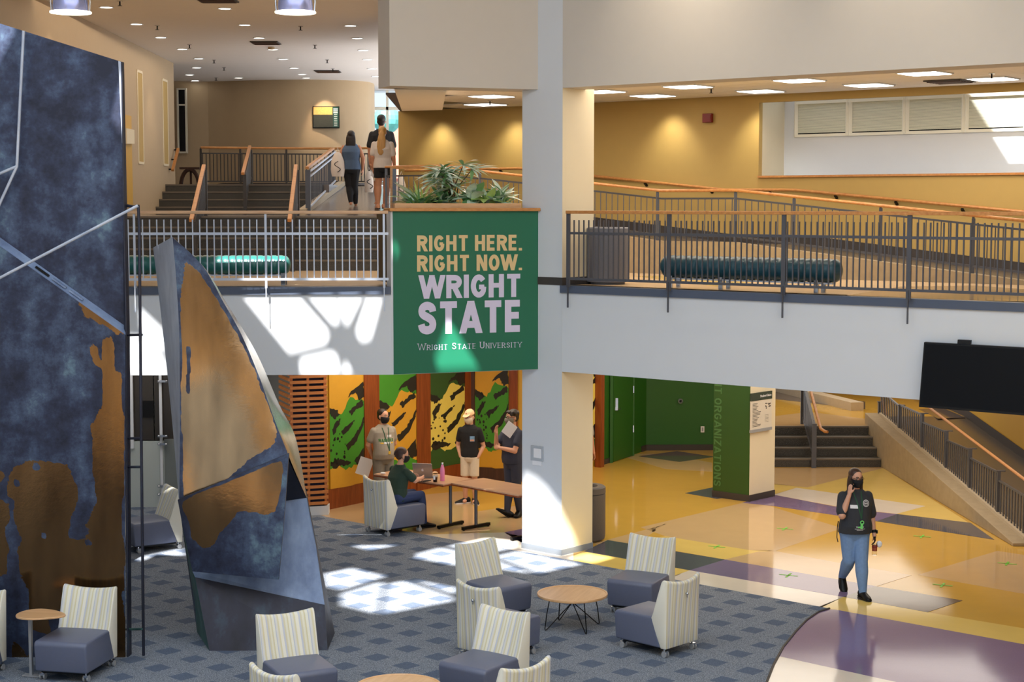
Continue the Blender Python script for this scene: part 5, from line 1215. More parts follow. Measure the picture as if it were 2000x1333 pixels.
# vertical lettering on the pillar
pl_d = (pb - pa).normalized(); pl_n = V(pl_d.y, -pl_d.x)
def onpl(x, y, o): return PL(x, y, pa + pl_n * o, pl_n)
zt_, zb2 = onpl(1401, 742, 0).z, onpl(1401, 950, 0).z; ua, ub = .02, (onpl(1409, 850, 0) - pa).dot(pl_d)
pm = lambda u, v: pa + pl_d * (ua + (ub - ua) * v) + pl_n * .001 + V(0, 0, zt_ + (zb2 - zt_) * u)
pt_ = thing('pillar_lettering', 'pale green vertical lettering running down the green pillar', 'lettering', pa + V(0, 0, 1.3))
lettering('letter', 'NT ORGANIZATIONS', pm, 'green3', pt_, pl_n * .003, t=.17, gap=.13)
# control plate on the column
cn = V(-.678, -.735); cd = V(.735, -.678)
def oncol(x, y, o): return PL(x, y, F0 + cn * o, cn)
tp = thing('wall_control', 'small square clear cover box on the white column face', 'control box', oncol(1050, 890, .0))
def cbox(x0, x1, y0, y1, t, mat, nm_, o0=.0): a, b = oncol(x0, y1, o0), oncol(x1, y0, o0); build(nm_, MB().prism([a, V(b.x, b.y, a.z), b, V(a.x, a.y, b.z)], cn * t), mat, tp, bevel=.003)
cbox(1038, 1062, 873, 899, .02, plain('cover_grey', (176, 182, 190), .2), 'cover'); cbox(1043, 1057, 878, 894, .012, 'paper', 'dial', .02); cbox(1041, 1058, 900, 908, .015, 'paper', 'label_plate')
al = thing('fire_alarm', 'red square fire alarm box on the gold wall upstairs', 'alarm', W(s_at(1381, 6.5), 6.5, P(1381, 231, 29.6).z)); qa = W(s_at(1381, 6.48), 6.45, 0); za = PL(1381, 231, W(0, 6.48), N).z
mb = MB(); mb.box(V(qa.x, qa.y, za), (.19, .07, .16), math.atan2(U.y, U.x)); build('housing', mb, 'red', al, bevel=.008); mb = MB(); mb.box(V(qa.x, qa.y, za) - N * .04 + U * .045, (.07, .015, .1), math.atan2(U.y, U.x)); build('strobe', mb, 'paper' if 0 else 'red', al)
q = PL(1329, 784, g1 + V(0, -.03), V(0, -1, 0)); r = thing('door_stop', 'round chrome wall bumper on the green alcove wall', 'wall bumper', q); build('plate', MB().tube([q + V(0, .03, 0), q], .055, 16), 'chrome', r); build('rubber', MB().tube([q, q + V(0, -.015, 0)], .025, 12), 'black', r)
q = PL(1372, 839, g1 + V(0, -.0), V(0, -1, 0)); r = thing('power_outlet', 'white power outlet plate on the green alcove wall near the pillar', 'outlet', q); build('plate', MB().box(q + V(0, -.012, 0), (.075, .016, .125)), 'paper', r, bevel=.003); build('socket', MB().box(q + V(0, -.022, 0), (.03, .004, .08)), 'grey', r)
# poster on the curved wall
po = thing('poster', 'framed landscape poster of a crowd under a golden sky on the beige wall', 'poster', P(635, 229, 42.6)); a, b = P(609, 250, 42.62), P(661, 207, 42.62)
build('frame', MB().box(((a.x + b.x) / 2, 42.86, (a.z + b.z) / 2), (b.x - a.x, .05, b.z - a.z)), 'black', po)
def pbx(u0, u1, v0, v1, c, nm_, y=42.83): build(nm_, MB().box((a.x + (b.x - a.x) * (u0 + u1) / 2, y, a.z + (b.z - a.z) * (v0 + v1) / 2), ((b.x - a.x) * (u1 - u0), .006, (b.z - a.z) * (v1 - v0))), plain('poster_' + nm_, c, .3, var=.25, scale=30), po)
pbx(.03, .97, .05, .97, (58, 60, 54), 'crowd_print'); pbx(.03, .74, .62, .97, (206, 164, 96), 'sky_print', 42.828); pbx(.76, .97, .05, .97, (22, 70, 66), 'band_print', 42.828)
mb = MB()
for k in range(10): v = .88 - k * .085; mb.box((a.x + (b.x - a.x) * .86, 42.822, a.z + (b.z - a.z) * v), ((b.x - a.x) * (.16 if k < 3 else .12), .002, (b.z - a.z) * (.04 if k < 3 else .018)))
o = build('print_lines', mb, 'paper', po); o['kind'] = 'stuff'
spot('poster_spot', P(636, 163, 42.35), P(636, 245, 42.9), 70, WARM, 58, .7)
# console with arched legs by the far window
ct = thing('console_table', 'dark arched console table at the top of the lobby stairs', 'table', P(373, 361, 42)); a, b = P(354, 361, 42), P(392, 329, 42); cx_ = (a.x + b.x) / 2
build('top', MB().box((cx_, 42, b.z), (b.x - a.x, .4, .05)), 'walnut', ct)
mb = MB(); mb.tube([V(cx_ + (b.x - a.x) * .46 * math.cos(t), 41.85, 5.5 + .44 * math.sin(t)) for t in [math.pi * k / 12 for k in range(13)]], .05, 6); build('arch', mb, 'walnut', ct, smooth=50); build('center_leg', MB().box((cx_, 42, 5.72), (.05, .05, .44)), 'walnut', ct)
# green tape crosses on the vinyl floor
for k, (x, y, lb) in enumerate(((1533, 1034, 'green tape cross on tan floor below the pillar reflection'), (1400, 1069, 'green tape cross on the yellow floor near the slate band'), (1540, 1125, 'green tape cross on the purple band'), (1801, 1049, 'faint green tape cross on gold floor beside the walking woman'), (1967, 1102, 'green tape cross on tan floor at the frame edge'), (1841, 1144, 'green tape cross on gold floor near the brown band'))):
    q = G(x, y, .0); r = thing('tape_cross', lb, 'tape mark', V(q.x, q.y, .004), R(20), 'green tape crosses on the floor', local=True)
    for t in (45, -45): build('tape_strip', MB().box((0, 0, .001), (.26, .03, .001), R(t)), 'tape', r)

# wall washers: downlights close to the walls
for px in (1290, 1575, 985, 840):
    q = W(s_at(px, 6.1), 6.1, 6.9)
    if px == 1575: q = W(s_at(1462, 6.1), 6.1, 6.9)
    spot('wall_washer', q, q + N * .38 + V(0, 0, -1.5), 42, (1, .93, .8), 95, .9, .12)
for px in (1230, 1335, 1690):
    q = W(s_at(px, -.9), -.9, 9.6); spot('fascia_washer', q, q + N * .75 + V(0, 0, -2.2), 95, (1, .86, .66), 70, .95, .15)
for y_ in (26.5, 31, 35):
    q = V(-6.9, y_, 8.2); spot('wall_washer', q, q + V(-.5, 0, -2), 26, WARM, 70, .9, .1)
# ------------------------------------------------------------------ people
M['skin'] = plain('skin', (214, 160, 132), .55, var=.03); M['skin2'] = plain('skin_tan', (196, 138, 106), .55, var=.03)
M['hairbr'] = plain('brown_hair', (64, 40, 30), .45, var=.25, scale=40, stretch=(1, 1, .1)); M['hairdk'] = plain('dark_hair', (34, 24, 22), .45, var=.3, scale=40, stretch=(1, 1, .1))
M['hairbl'] = plain('blonde_hair', (196, 150, 88), .45, var=.25, scale=40, stretch=(1, 1, .1))
M['denim'] = plain('blue_denim', (112, 142, 184), .8, var=.16, scale=30); M['denimdk'] = plain('dark_denim', (40, 56, 96), .8, var=.1, scale=30)
M['navycloth'] = plain('navy_cloth', (52, 56, 74), .85, var=.06, scale=30); M['blackcloth'] = plain('black_cloth', (24, 24, 28), .85, var=.1, scale=30); M['charcoal'] = plain('charcoal_cloth', (48, 50, 56), .85, var=.08, scale=40)
M['greycloth'] = plain('grey_heather', (160, 152, 140), .9, var=.06, scale=60); M['greyshort'] = plain('grey_shorts', (128, 122, 112), .9, var=.08, scale=40); M['creamshort'] = plain('cream_shorts', (222, 206, 184), .9, var=.05, scale=30)
M['greencloth'] = plain('dark_green_cloth', (34, 56, 46), .85, var=.08, scale=30); M['whitecloth'] = plain('white_tee', (216, 206, 200), .9, var=.04, scale=30); M['eye'] = plain('eye_white', (230, 226, 220), .3); M['iris'] = plain('iris_dark', (40, 28, 22), .3)
M['denimvest'] = plain('denim_top', (76, 96, 124), .85, var=.1, scale=40); M['bag'] = plain('white_bag', (226, 214, 204), .6, var=.06, scale=10)
def remesh(name, mb, mat, parent, vox=.009, smooth=4):
    me = bpy.data.meshes.new(name); me.from_pydata([tuple(v) for v in mb.v], [], mb.f)
    bm = bmesh.new(); bm.from_mesh(me); bmesh.ops.recalc_face_normals(bm, faces=bm.faces); bm.to_mesh(me); bm.free()
    o = bpy.data.objects.new('tmp', me); COL.objects.link(o)
    r = o.modifiers.new('r', 'REMESH'); r.mode = 'VOXEL'; r.voxel_size = vox; r.use_smooth_shade = True
    s_ = o.modifiers.new('s', 'SMOOTH'); s_.factor = .5; s_.iterations = smooth
    ev = o.evaluated_get(bpy.context.evaluated_depsgraph_get()); m2 = bpy.data.meshes.new_from_object(ev)
    bpy.data.objects.remove(o); m2.name = name
    m2.materials.clear(); m2.materials.append(M[mat])
    for p_ in m2.polygons: p_.use_smooth = True
    ob = bpy.data.objects.new(name, m2); COL.objects.link(ob); ob.parent = parent; return ob
def ring(c, rx, ry, n=20, rot=0.0, tilt=V(0, 0)):
    c = Vector(c); out = []
    for k in range(n):
        t = 2 * math.pi * k / n; x, y = rx * math.cos(t), ry * math.sin(t)
        X, Y = x * math.cos(rot) - y * math.sin(rot), x * math.sin(rot) + y * math.cos(rot)
        out.append(c + V(X, Y, X * tilt.x + Y * tilt.y))
    return out
def limb(mb, pts, rs, n=12):
    """rounded tapering limb, interpolated"""
    P_, R_ = [], []
    for i in range(len(pts) - 1):
        for k in range(5): t = k / 5; P_.append(Vector(pts[i]).lerp(Vector(pts[i + 1]), t)); R_.append(rs[i] + (rs[i + 1] - rs[i]) * t)
    P_.append(Vector(pts[-1])); R_.append(rs[-1]); mb.tube(P_, R_, n)
    for p_, r_ in zip(pts, rs): mb.ball(p_, r_, n, 8)
def hand(mb, wr, d, up, h, side, curl=.5, grip=None):
    """palm at wr pointing along d; up = back of the hand; side = +1/-1 thumb side along d x up"""
    d = Vector(d).normalized(); up = Vector(up); up = (up - d * up.dot(d)).normalized(); s = d.cross(up) * side; k = h / 1.7
    rot = Matrix((s, d, up)).transposed()
    mb.ball(wr + d * .045 * k, (.038 * k, .055 * k, .017 * k), 12, 8, rot); mb.tube([wr - d * .02 * k, wr + d * .03 * k], [.026 * k, .03 * k], 10)
    for i, (off, ln) in enumerate(((.028, .072), (.0095, .08), (-.0095, .075), (-.027, .058))):
        p = wr + d * .085 * k + s * off * k; pts = [p - d * .03 * k, p]; dd = d.copy()
        for j in range(3):
            a = curl * (.5, .9, .7)[j]; dd = (dd * math.cos(a) - up * math.sin(a)).normalized(); up2 = up
            p = p + dd * ln * k * (.42, .33, .25)[j]; pts.append(p)
        mb.tube(pts, [.0095 * k, .0098 * k, .0092 * k, .0085 * k, .007 * k], 8)
    p = wr + d * .03 * k + s * .03 * k; q = p + (s * .8 + d * .7 - up * .25).normalized() * .038 * k; e = q + (d * 1.0 + s * .15 - up * .5 * curl).normalized() * .034 * k
    mb.tube([wr + d * .02 * k + s * .012 * k, p, q, e], [.016 * k, .015 * k, .0115 * k, .009 * k], 8)
def person(label, loc, rz, h, J=None, top='greycloth', sleeve=.55, legs=('greyshort', .55), shoes='black', skin='skin', girth=1.0, belly=0.0, hair=('hairbr', 'short'), hy=0.0, hp=0.0, mask=None, glasses=False, cap=None, hands=None, female=False, drop=0.0, toes=None, hidden_legs=False, lean=(0, 0), shirt_z=.50, heel=(0, 0)):
    r = thing('person', label, 'person', loc, rz, local=True)
    j = {'pel': (0, 0, .52), 'chest': (0, 0, .72), 'neck': (0, .0, .845), 'head': (0, -.012, .93)}
    for sd, s in (('L', 1), ('R', -1)):
        j.update({'sh' + sd: (.1 * s, .0, .79), 'el' + sd: (.128 * s, .012, .635), 'wr' + sd: (.135 * s, -.025, .49), 'hip' + sd: (.05 * s, 0, .50), 'kn' + sd: (.052 * s, -.006, .28), 'an' + sd: (.052 * s, .012, .048)})
    j = {k: Vector(v) * h for k, v in j.items()}
    for k in ('pel', 'chest', 'neck', 'head', 'shL', 'shR', 'elL', 'elR', 'wrL', 'wrR', 'hipL', 'hipR'):
        j[k].z -= drop; f = max(0, (j[k].z + drop) / h - .52) / .33; j[k].x += lean[0] * f; j[k].y += lean[1] * f
    for k, v in (J or {}).items(): j[k] = Vector(v)
    g = girth; H = h
    # ---- body (skin)
    b = MB()
    hc = j['head']; hr_ = Matrix.Rotation(R(hy), 3, 'Z') @ Matrix.Rotation(R(hp), 3, 'X'); k = h / 1.7
    def hd(x, y, z): return hc + hr_ @ (V(x, y, z) * k)
    rings = []
    for z, rx, ry, cy in ((-.118, .018, .02, -.055), (-.108, .036, .042, -.045), (-.085, .052, .066, -.025), (-.05, .064, .082, -.008), (-.01, .0715, .092, .0), (.03, .0745, .096, .004), (.065, .07, .09, .008), (.09, .056, .074, .01), (.107, .034, .046, .01), (.113, .01, .014, .01)):
        rings.append([hd(rx * math.cos(2 * math.pi * q / 18), cy + ry * math.sin(2 * math.pi * q / 18), z) for q in range(18)])
    b.loft(rings)
    b.loft([[hd(*p_) for p_ in q] for q in ([(-.009, -.088, .015), (.009, -.088, .015), (.009, -.08, .0), (-.009, -.08, .0)], [(-.016, -.088, -.03), (.016, -.088, -.03), (.012, -.11, -.034), (-.012, -.11, -.034)], [(-.012, -.08, -.042), (.012, -.08, -.042), (.01, -.098, -.042), (-.01, -.098, -.042)])])
    for s in (-1, 1): b.ball(hd(s * .075, .012, -.012), tuple(v * k for v in (.012, .02, .032)), 8, 6, hr_)
    limb(b, [hd(0, .012, -.06), j['neck'] + V(0, .0, -.01 * h)], [.05 * k * (.9 if female else 1.05), .055 * k])
    rt = [( .845, .045, .04), (.81, .075, .05), (.76, .09, .06)]
    b.loft([ring(j['neck'] + V(0, .0, (z - .845) * h), rx * h, ry * h) for z, rx, ry in ((.74, .08, .05), (.79, .066, .044), (.82, .045, .038), (.845, .036, .034))])
    for sd, s in (('L', 1), ('R', -1)):
        limb(b, [j['sh' + sd], j['el' + sd], j['wr' + sd]], [.022 * h * g, .0245 * h * g ** .8, .0165 * h])
        d = (j['wr' + sd] - j['el' + sd]).normalized(); hk = (hands or {}).get(sd, {})
        if hk is not None:
            hand(b, j['wr' + sd], hk.get('d', d), hk.get('up', V(s, .2, 0)), h, hk.get('side', -s), hk.get('curl', .45))
        hip, kn, an = j['hip' + sd], j['kn' + sd], j['an' + sd]
        limb(b, [hip, kn, kn.lerp(an, .3), an], [.046 * h * g, .033 * h * g, .034 * h * g, .021 * h])
        if legs[1] < 1: b.ball(an + V(0, -.03 * h, -.02 * h), (.022 * h, .05 * h, .02 * h), 10, 6)
    b.loft([ring(j['pel'].lerp(j['neck'], max(0, z) / .325) + V(0, 0, min(0, z) * h), rx * h * g, ry * h * g) for z, rx, ry in ((-.04, .07, .05), (.02, .082, .056), (.1, .07, .05), (.2, .078, .05), (.25, .078, .045))])
    remesh('body', b, skin, r, .008 * k)
    # ---- top
    t = MB(); pel, ch, nk = j['pel'], j['chest'], j['neck']; bel = belly
    def sp(z):   # spine point for a standing height fraction
        f = (z - .52) / (.845 - .52); q = pel.lerp(nk, f); return V(q.x, q.y, pel.z + (nk.z - pel.z) * f)
    sw_ = (j['shL'] - j['shR']); sw_.z = 0; rot = math.atan2(sw_.y, sw_.x)
    prof = [(shirt_z, .098, .072), (.55, .1, .073), (.60, .094, .068), (.66, .096, .068), (.72, .104, .071), (.77, .108, .068), (.805, .098, .058), (.83, .068, .046), (.846, .046, .042)]
    if female: prof = [(shirt_z, .1, .074), (.56, .098, .07), (.62, .088, .064), (.68, .095, .072), (.725, .1, .082), (.765, .098, .068), (.8, .09, .054), (.828, .062, .044), (.843, .046, .042)]
    gz = lambda z: g if z < .78 else 1 + (g - 1) * .5
    rg = []
    for z, rx, ry in prof:
        bb = bel * max(0, 1 - ((z - .59) / .12) ** 2); c = sp(z); fy = V(math.sin(rot), -math.cos(rot), 0)
        rg.append(ring(c + fy * bb * .6 * h, rx * h * gz(z), (ry * gz(z) + bb * .6) * h, 24, rot))
    t.loft(rg)
    if sleeve:
        for sd in 'LR':
            sh, el, wr = j['sh' + sd], j['el' + sd], j['wr' + sd]
            if sleeve <= 1: limb(t, [sh + V(0, 0, -.006 * h), sh.lerp(el, sleeve)], [.034 * h * g ** .7, .036 * h * g])
    top_o = remesh('shirt', t, top, r, .010 * k, 3)
    # ---- bottoms
    bt_ = MB(); mat, ln = legs; loose = .006 if ln >= 1 else .014
    bt_.loft([ring(pel + V(0, 0, z * h), rx * h * g, ry * h * g, 24, rot * .5) for z, rx, ry in ((-.07, .07, .055), (-.03, .094, .07), (.02, .094, .066), (.06, .078, .054))])
    for sd in 'LR':
        hip, kn, an = j['hip' + sd], j['kn' + sd], j['an' + sd]
        if ln >= 1: limb(bt_, [hip, kn, kn.lerp(an, .3), an + (kn - an) * (ln - 1)], [.054 * h * g, .038 * h * g, .0385 * h * g, .027 * h * g ** .5])
        else:
            e = hip.lerp(kn, min(1, ln / .5 * .9)); P_ = [hip, hip.lerp(e, .5), e]; bt_.tube(P_, [.055 * h * g, .052 * h * g, .05 * h * g], 16)
    remesh('trousers' if ln >= 1 else 'shorts', bt_, mat, r, .010 * k, 3)
    # ---- shoes
    if shoes:
        for sd, s, hl in (('L', 1, heel[0]), ('R', -1, heel[1])):
            an = j['an' + sd]; td = (toes or {}).get(sd, V(.18 * s, -1, 0)).normalized(); ang = math.atan2(td.x, -td.y)
            Rz = Matrix.Rotation(ang, 3, 'Z') @ Matrix.Rotation(R(hl), 3, 'X'); o_ = an + V(0, 0, -.04 * h)
            sm = MB()
            rr = []
            for y, w_, hgt in ((.052, .016, .05), (.04, .026, .062), (.0, .028, .066), (-.045, .031, .045), (-.085, .031, .032), (-.115, .022, .024), (-.125, .012, .016)):
                rr.append([o_ + Rz @ (V(w_ * math.cos(q) , y, hgt * .5 + hgt * .5 * math.sin(q) - .006) * h) for q in [2 * math.pi * i / 12 for i in range(12)]])
            sm.loft(rr); so = build('shoe', sm, 'black' if shoes == 'black' else shoes, r, smooth=60)
            so2 = MB(); so2.prism([o_ + Rz @ (V(x, y, -.007) * h) for x, y in ((-.02, .054), (.02, .054), (.03, 0), (.033, -.06), (.024, -.115), (0, -.13), (-.024, -.115), (-.033, -.06), (-.03, 0))], Rz @ V(0, 0, .012 * h)); build('sole', so2, 'paper' if shoes == 'blackcloth' else 'black', so)
    # ---- hair
    hm, style = hair; hb = MB()
    if style != 'none':
        hb.ball(hd(0, .031, .047), (.0845 * k, .105 * k, .084 * k), 18, 12, hr_); hb.ball(hd(0, .05, .0), (.08 * k, .07 * k, .09 * k), 14, 10, hr_)
        if style in ('long', 'longdark'):
            L_ = .38 if style == 'long' else .42
            rr = []
            for f, w_, dp in ((0, .07, .05), (.15, .085, .055), (.35, .09, .045), (.6, .088, .036), (.85, .08, .03), (1, .066, .02)):
                c = hc + hr_ @ V(0, .062 * k, .03 * k); c = c + V(0, .02 * k * min(1, f * 3), -f * L_ * k)
                wk = k * (1.25 if style == 'longdark' else 1.05); rr.append(ring(c, w_ * wk, dp * k, 18, R(hy)))
            hb.loft(rr)
            if style == 'long':
                for s in (-1, 1): hb.tube([hd(s * .074, .0, .03), hd(s * .086, .01, -.06), hd(s * .088, .012, -.15), hd(s * .1, -.0, -.24), hd(s * .1, -.01, -.28)], [.022 * k, .026 * k, .03 * k, .026 * k, .012 * k], 10)
        if style == 'pony':
            hb.ball(hd(0, .115, .035), .03 * k, 10, 8); rr = []
            for f, w_, dp in ((0, .026, .026), (.12, .045, .035), (.35, .062, .036), (.65, .066, .03), (.9, .045, .022), (1, .02, .012)):
                rr.append(ring(hc + hr_ @ V(0, .12 * k, .03 * k) + V(.0 + f * .03, .035 * k * min(1, f * 4), -f * .5 * k), w_ * 1.35 * k, dp * k, 16, R(hy)))
            hb.loft(rr)
        if style == 'bun': hb.ball(hd(0, .105, .03), .044 * k, 12, 8); hb.ball(hd(.01, .12, -.0), .03 * k, 10, 8)
        if style == 'curly':
            for q in range(16): t_ = 2 * math.pi * q / 16; hb.ball(hd(.07 * math.cos(t_), .02 + .08 * math.sin(t_), .065 + .02 * math.sin(q * 3)), .03 * k, 8, 6)
        remesh('hair', hb, hm, r, .009 * k, 2)
    # ---- face
    face = mask is not None or glasses
    if face:
        for s in (-1, 1):
            e = MB(); e.ball(hd(s * .031, -.081, .012), (.0135 * k, .009 * k, .0085 * k), 10, 6, hr_); eo = build('eye', e, 'eye', r, smooth=60)
            e = MB(); e.ball(hd(s * .031, -.0895, .012), .0058 * k, 8, 6); build('iris', e, 'iris', eo, smooth=60)
            e = MB(); e.tube([hd(s * .014, -.094, .03), hd(s * .032, -.093, .036), hd(s * .05, -.08, .03)], .0045 * k, 6); build('eyebrow', e, hm, r)
    if mask:
        mm = MB(); rr = []
        for z, w_, f in ((-.002, .062, -.112), (-.012, .067, -.128), (-.04, .07, -.132), (-.07, .064, -.124), (-.1, .05, -.105), (-.118, .034, -.08)):
            row = []
            for i in range(13): a = R(-88 + 176 * i / 12); row.append(hd(w_ * 1.1 * math.sin(a), -.01 + (f + .01) * math.cos(a) ** .8 if abs(math.cos(a)) > 1e-6 else -.01, z))
            rr.append(row)
        for a, b2 in zip(rr, rr[1:]): mm.ruled(a, b2)
        mo = build('face_mask', mm, mask, r, smooth=70)
        for s in (-1, 1): build('ear_loop', MB().tube([hd(s * .068, -.02, -.01), hd(s * .08, .02, .01), hd(s * .082, .03, -.03), hd(s * .064, -.01, -.07)], .003, 6), mask, mo)
    if glasses:
        gm = MB()
        for s in (-1, 1):
            gm.tube([hd(s * .033 + .024 * math.cos(q), -.104, .011 + .017 * math.sin(q)) for q in [2 * math.pi * i / 16 for i in range(17)]], .003 * k, 5); gm.tube([hd(s * .057, -.103, .014), hd(s * .078, -.05, .014), hd(s * .08, .02, .01)], .003 * k, 5)
        gm.tube([hd(-.009, -.104, .014), hd(.009, -.104, .014)], .003 * k, 5); build('glasses', gm, 'black', r)
    if cap:
        cm = MB(); cm.loft([[hd(rx * math.cos(q), .012 + ry * math.sin(q), z) for q in [2 * math.pi * i / 18 for i in range(18)]] for z, rx, ry in ((.035, .088, .112), (.07, .086, .107), (.1, .073, .09), (.125, .045, .056), (.136, .012, .015))]); cm.prism([hd(x, y, .05 + (y + .09) * .25) for x, y in ((-.07, -.07), (-.066, -.12), (-.045, -.155), (0, -.168), (.045, -.155), (.066, -.12), (.07, -.07))], hr_ @ V(0, 0, .008))
        co = remesh('cap', cm, cap, r, .007 * k, 2); build('cap_emblem', MB().ball(hd(0, -.088, .085), (.016 * k, .006 * k, .012 * k), 8, 6, hr_), 'skin2', co); build('cap_button', MB().ball(hd(0, .01, .131), .007, 8, 6), cap, co)
    return r, j, top_o, hd
def decal(body, quads, name, mat, parent, dirv, off=.003):
    """drop flat quads (local coords) onto a garment along dirv"""
    bvh = BVHTree.FromPolygons([v.co for v in body.data.vertices], [tuple(p_.vertices) for p_ in body.data.polygons]); dv_ = Vector(dirv).normalized(); mb = MB()
    for q in quads:
        pts = []
        for p_ in q:
            hit = bvh.ray_cast(Vector(p_) - dv_ * .6, dv_)
            pts.append((hit[0] if hit[0] is not None else Vector(p_)) - dv_ * off)
        mb.prism(pts, -dv_ * .0015)
    o = build(name, mb, mat, parent); o['kind'] = 'stuff'; return o
def textquads(txt, x0, x1, z0, z1, y=-.3, **kw):
    qs, wd = text_polys(txt, **kw); return [[V(x0 + (x1 - x0) * u / wd, y, z0 + (z1 - z0) * v) for u, v in q] for q, _ in qs]
def rect(x0, x1, z0, z1, y=-.3, n=4): return [[V(x0 + (x1 - x0) * i / n, y, z0), V(x0 + (x1 - x0) * (i + 1) / n, y, z0), V(x0 + (x1 - x0) * (i + 1) / n, y, z1), V(x0 + (x1 - x0) * i / n, y, z1)] for i in range(n)]
def ringq(cx, cz, r0, r1, n=18, y=-.3): return [[V(cx + a * math.cos(t), y, cz + a * math.sin(t)) for a, t in ((r0, 2 * math.pi * i / n), (r1, 2 * math.pi * i / n), (r1, 2 * math.pi * (i + 1) / n), (r0, 2 * math.pi * (i + 1) / n))] for i in range(n)]
def lanyard(par, body, x0, x1, ztop, zbot, mat, xc=0, dirv=(0, 1, 0)):
    q = []
    for s, x in ((-1, x0), (1, x1)):
        for i in range(6):
            a, b = i / 6, (i + 1) / 6; w_ = .008; xa, xb = x + (xc - x) * a, x + (xc - x) * b; za, zb3 = ztop + (zbot - ztop) * a, ztop + (zbot - ztop) * b
            q.append([V(xa - w_, -.3, za), V(xa + w_, -.3, za), V(xb + w_, -.3, zb3), V(xb - w_, -.3, zb3)])
    return decal(body, q, 'lanyard', mat, par, dirv, .004)
M['lany'] = plain('green_lanyard', (26, 76, 50), .6); M['lime'] = plain('lime_tag', (120, 224, 120), .4); M['gold_t'] = plain('print_gold', (214, 176, 60), .6); M['green_t'] = plain('print_green', (40, 110, 44), .6); M['print_w'] = plain('print_white', (200, 200, 204), .7)
# --- woman walking with a phone
wl = G(1667, 1162); Jw = {'elR': (-.215, -.14, 1.07), 'wrR': (-.125, -.15, 1.345), 'elL': (.225, .02, 1.0), 'wrL': (.245, -.05, .80), 'knR': (-.075, -.02, .46), 'anR': (-.06, .30, .17), 'knL': (.045, -.16, .46), 'anL': (.05, -.22, .085)}
pw_, jw, tw, hdw = person('woman walking with a phone at her ear, black mask, dark tee and light jeans', (wl.x, wl.y, 0), R(6), 1.65, Jw, 'charcoal', .78, ('denim', 1.0), 'black', 'skin', 1.34, .035, ('hairbr', 'long'), 12, 6, 'blackcloth', True, None,
    {'R': dict(d=V(.12, .15, 1), up=V(-.9, -.5, .1), side=1, curl=.55), 'L': dict(d=V(.05, -.3, -1), up=V(1, -.2, 0), side=-1, curl=.9)}, True, toes={'L': V(.12, -1, 0), 'R': V(-.1, -1, 0)}, heel=(0, 38))
decal(tw, rect(-.115, -.02, 1.165, 1.21), 'name_sticker', 'paper', pw_, (0, 1, 0)); decal(tw, ringq(.095, 1.225, .034, .045) + ringq(.095, 1.225, .02, .026) + rect(.072, .118, 1.22, 1.23), 'shirt_emblem', 'print_w', pw_, (0, 1, 0))
decal(tw, textquads('WSU', -.05, .05, .92, .94, t=.2, gap=.2) + rect(-.065, .07, .9, .908) + rect(-.04, .045, .885, .893), 'hem_print', 'print_w', pw_, (0, 1, 0))
lanyard(pw_, tw, -.055, .05, 1.37, 1.03, 'lany', .022)
mb = MB(); mb.tube([V(.022 + .022 * math.cos(q), -.23, .99 + .022 * math.sin(q)) for q in [2 * math.pi * i / 12 for i in range(13)]], .007, 6); mb.box((.018, -.23, .945), (.03, .012, .07)); mb.box((-.004, -.23, .93), (.05, .012, .016)); build('key_tag', mb, 'lime', pw_)
mb = MB(); mb.tube([jw['wrL'] + V(0, 0, .02), jw['wrL'] + V(-.003, .01, .055)], .032, 14); mb.box(jw['wrL'] + V(.03, -.01, .035), (.016, .04, .045)); build('wristwatch', mb, 'black', pw_)
mb = MB(); mb.ruled([V(.1 * math.cos(t), 0, 0) for t in (0, 1)], [V(.1 * math.cos(t), 0, .1) for t in (0, 1)])
build('strap', MB().tube([V(-.2, .06, .96), V(-.225, .02, .88), V(-.235, .0, .76), V(-.225, -.02, .7)], .011, 6, flat=.5), 'blackcloth', pw_)
mb = MB(); mb.prism([V(x, -.16, z) for x, z in ((-.1, .44), (-.05, .45), (-.06, .425), (-.1, .42))], (0, .03, 0))
pm_ = Matrix.Rotation(R(6), 4, 'Z'); phw = Matrix.Translation((wl.x, wl.y, 0)) @ pm_
q = phw @ (jw['wrR'] + V(.035, .02, .105)); r = thing('phone', 'black phone held to the ear of the walking woman', 'phone', q, R(20), local=True); mb = MB(); mb.box((0, 0, 0), (.012, .07, .145), Matrix.Rotation(R(-18), 3, 'X')); build('case', mb, 'black', r, bevel=.003)
q = phw @ (jw['wrL'] + V(-.012, -.06, -.26)); r = thing('drink_bottle', 'clear drink bottle with colourful label in the walking woman\'s hand', 'bottle', q, local=True)
build('bottle', MB().lathe([(.03, 0), (.033, .01), (.033, .14), (.026, .17), (.014, .2), (.014, .215)], n=18), 'clear', r, smooth=40); build('cap', MB().lathe([(.016, .216), (.016, .24)], n=14), 'black', r); build('label', MB().lathe([(.0338, .055), (.0338, .13)], n=18), plain('bottle_label', (150, 70, 40), .5, var=.8, scale=45), r, smooth=40); build('label_band', MB().lathe([(.0343, .1), (.0343, .118)], n=18), 'red', r, smooth=40)
q = phw @ (jw['wrL'] + V(.05, -.06, -.12)); r = thing('paper_cup', 'crumpled white paper held with the bottle by the walking woman', 'paper', q, local=True); mb = MB(); mb.ball((0, 0, 0), (.04, .03, .045), 8, 5); build('paper', mb, 'paper', r)
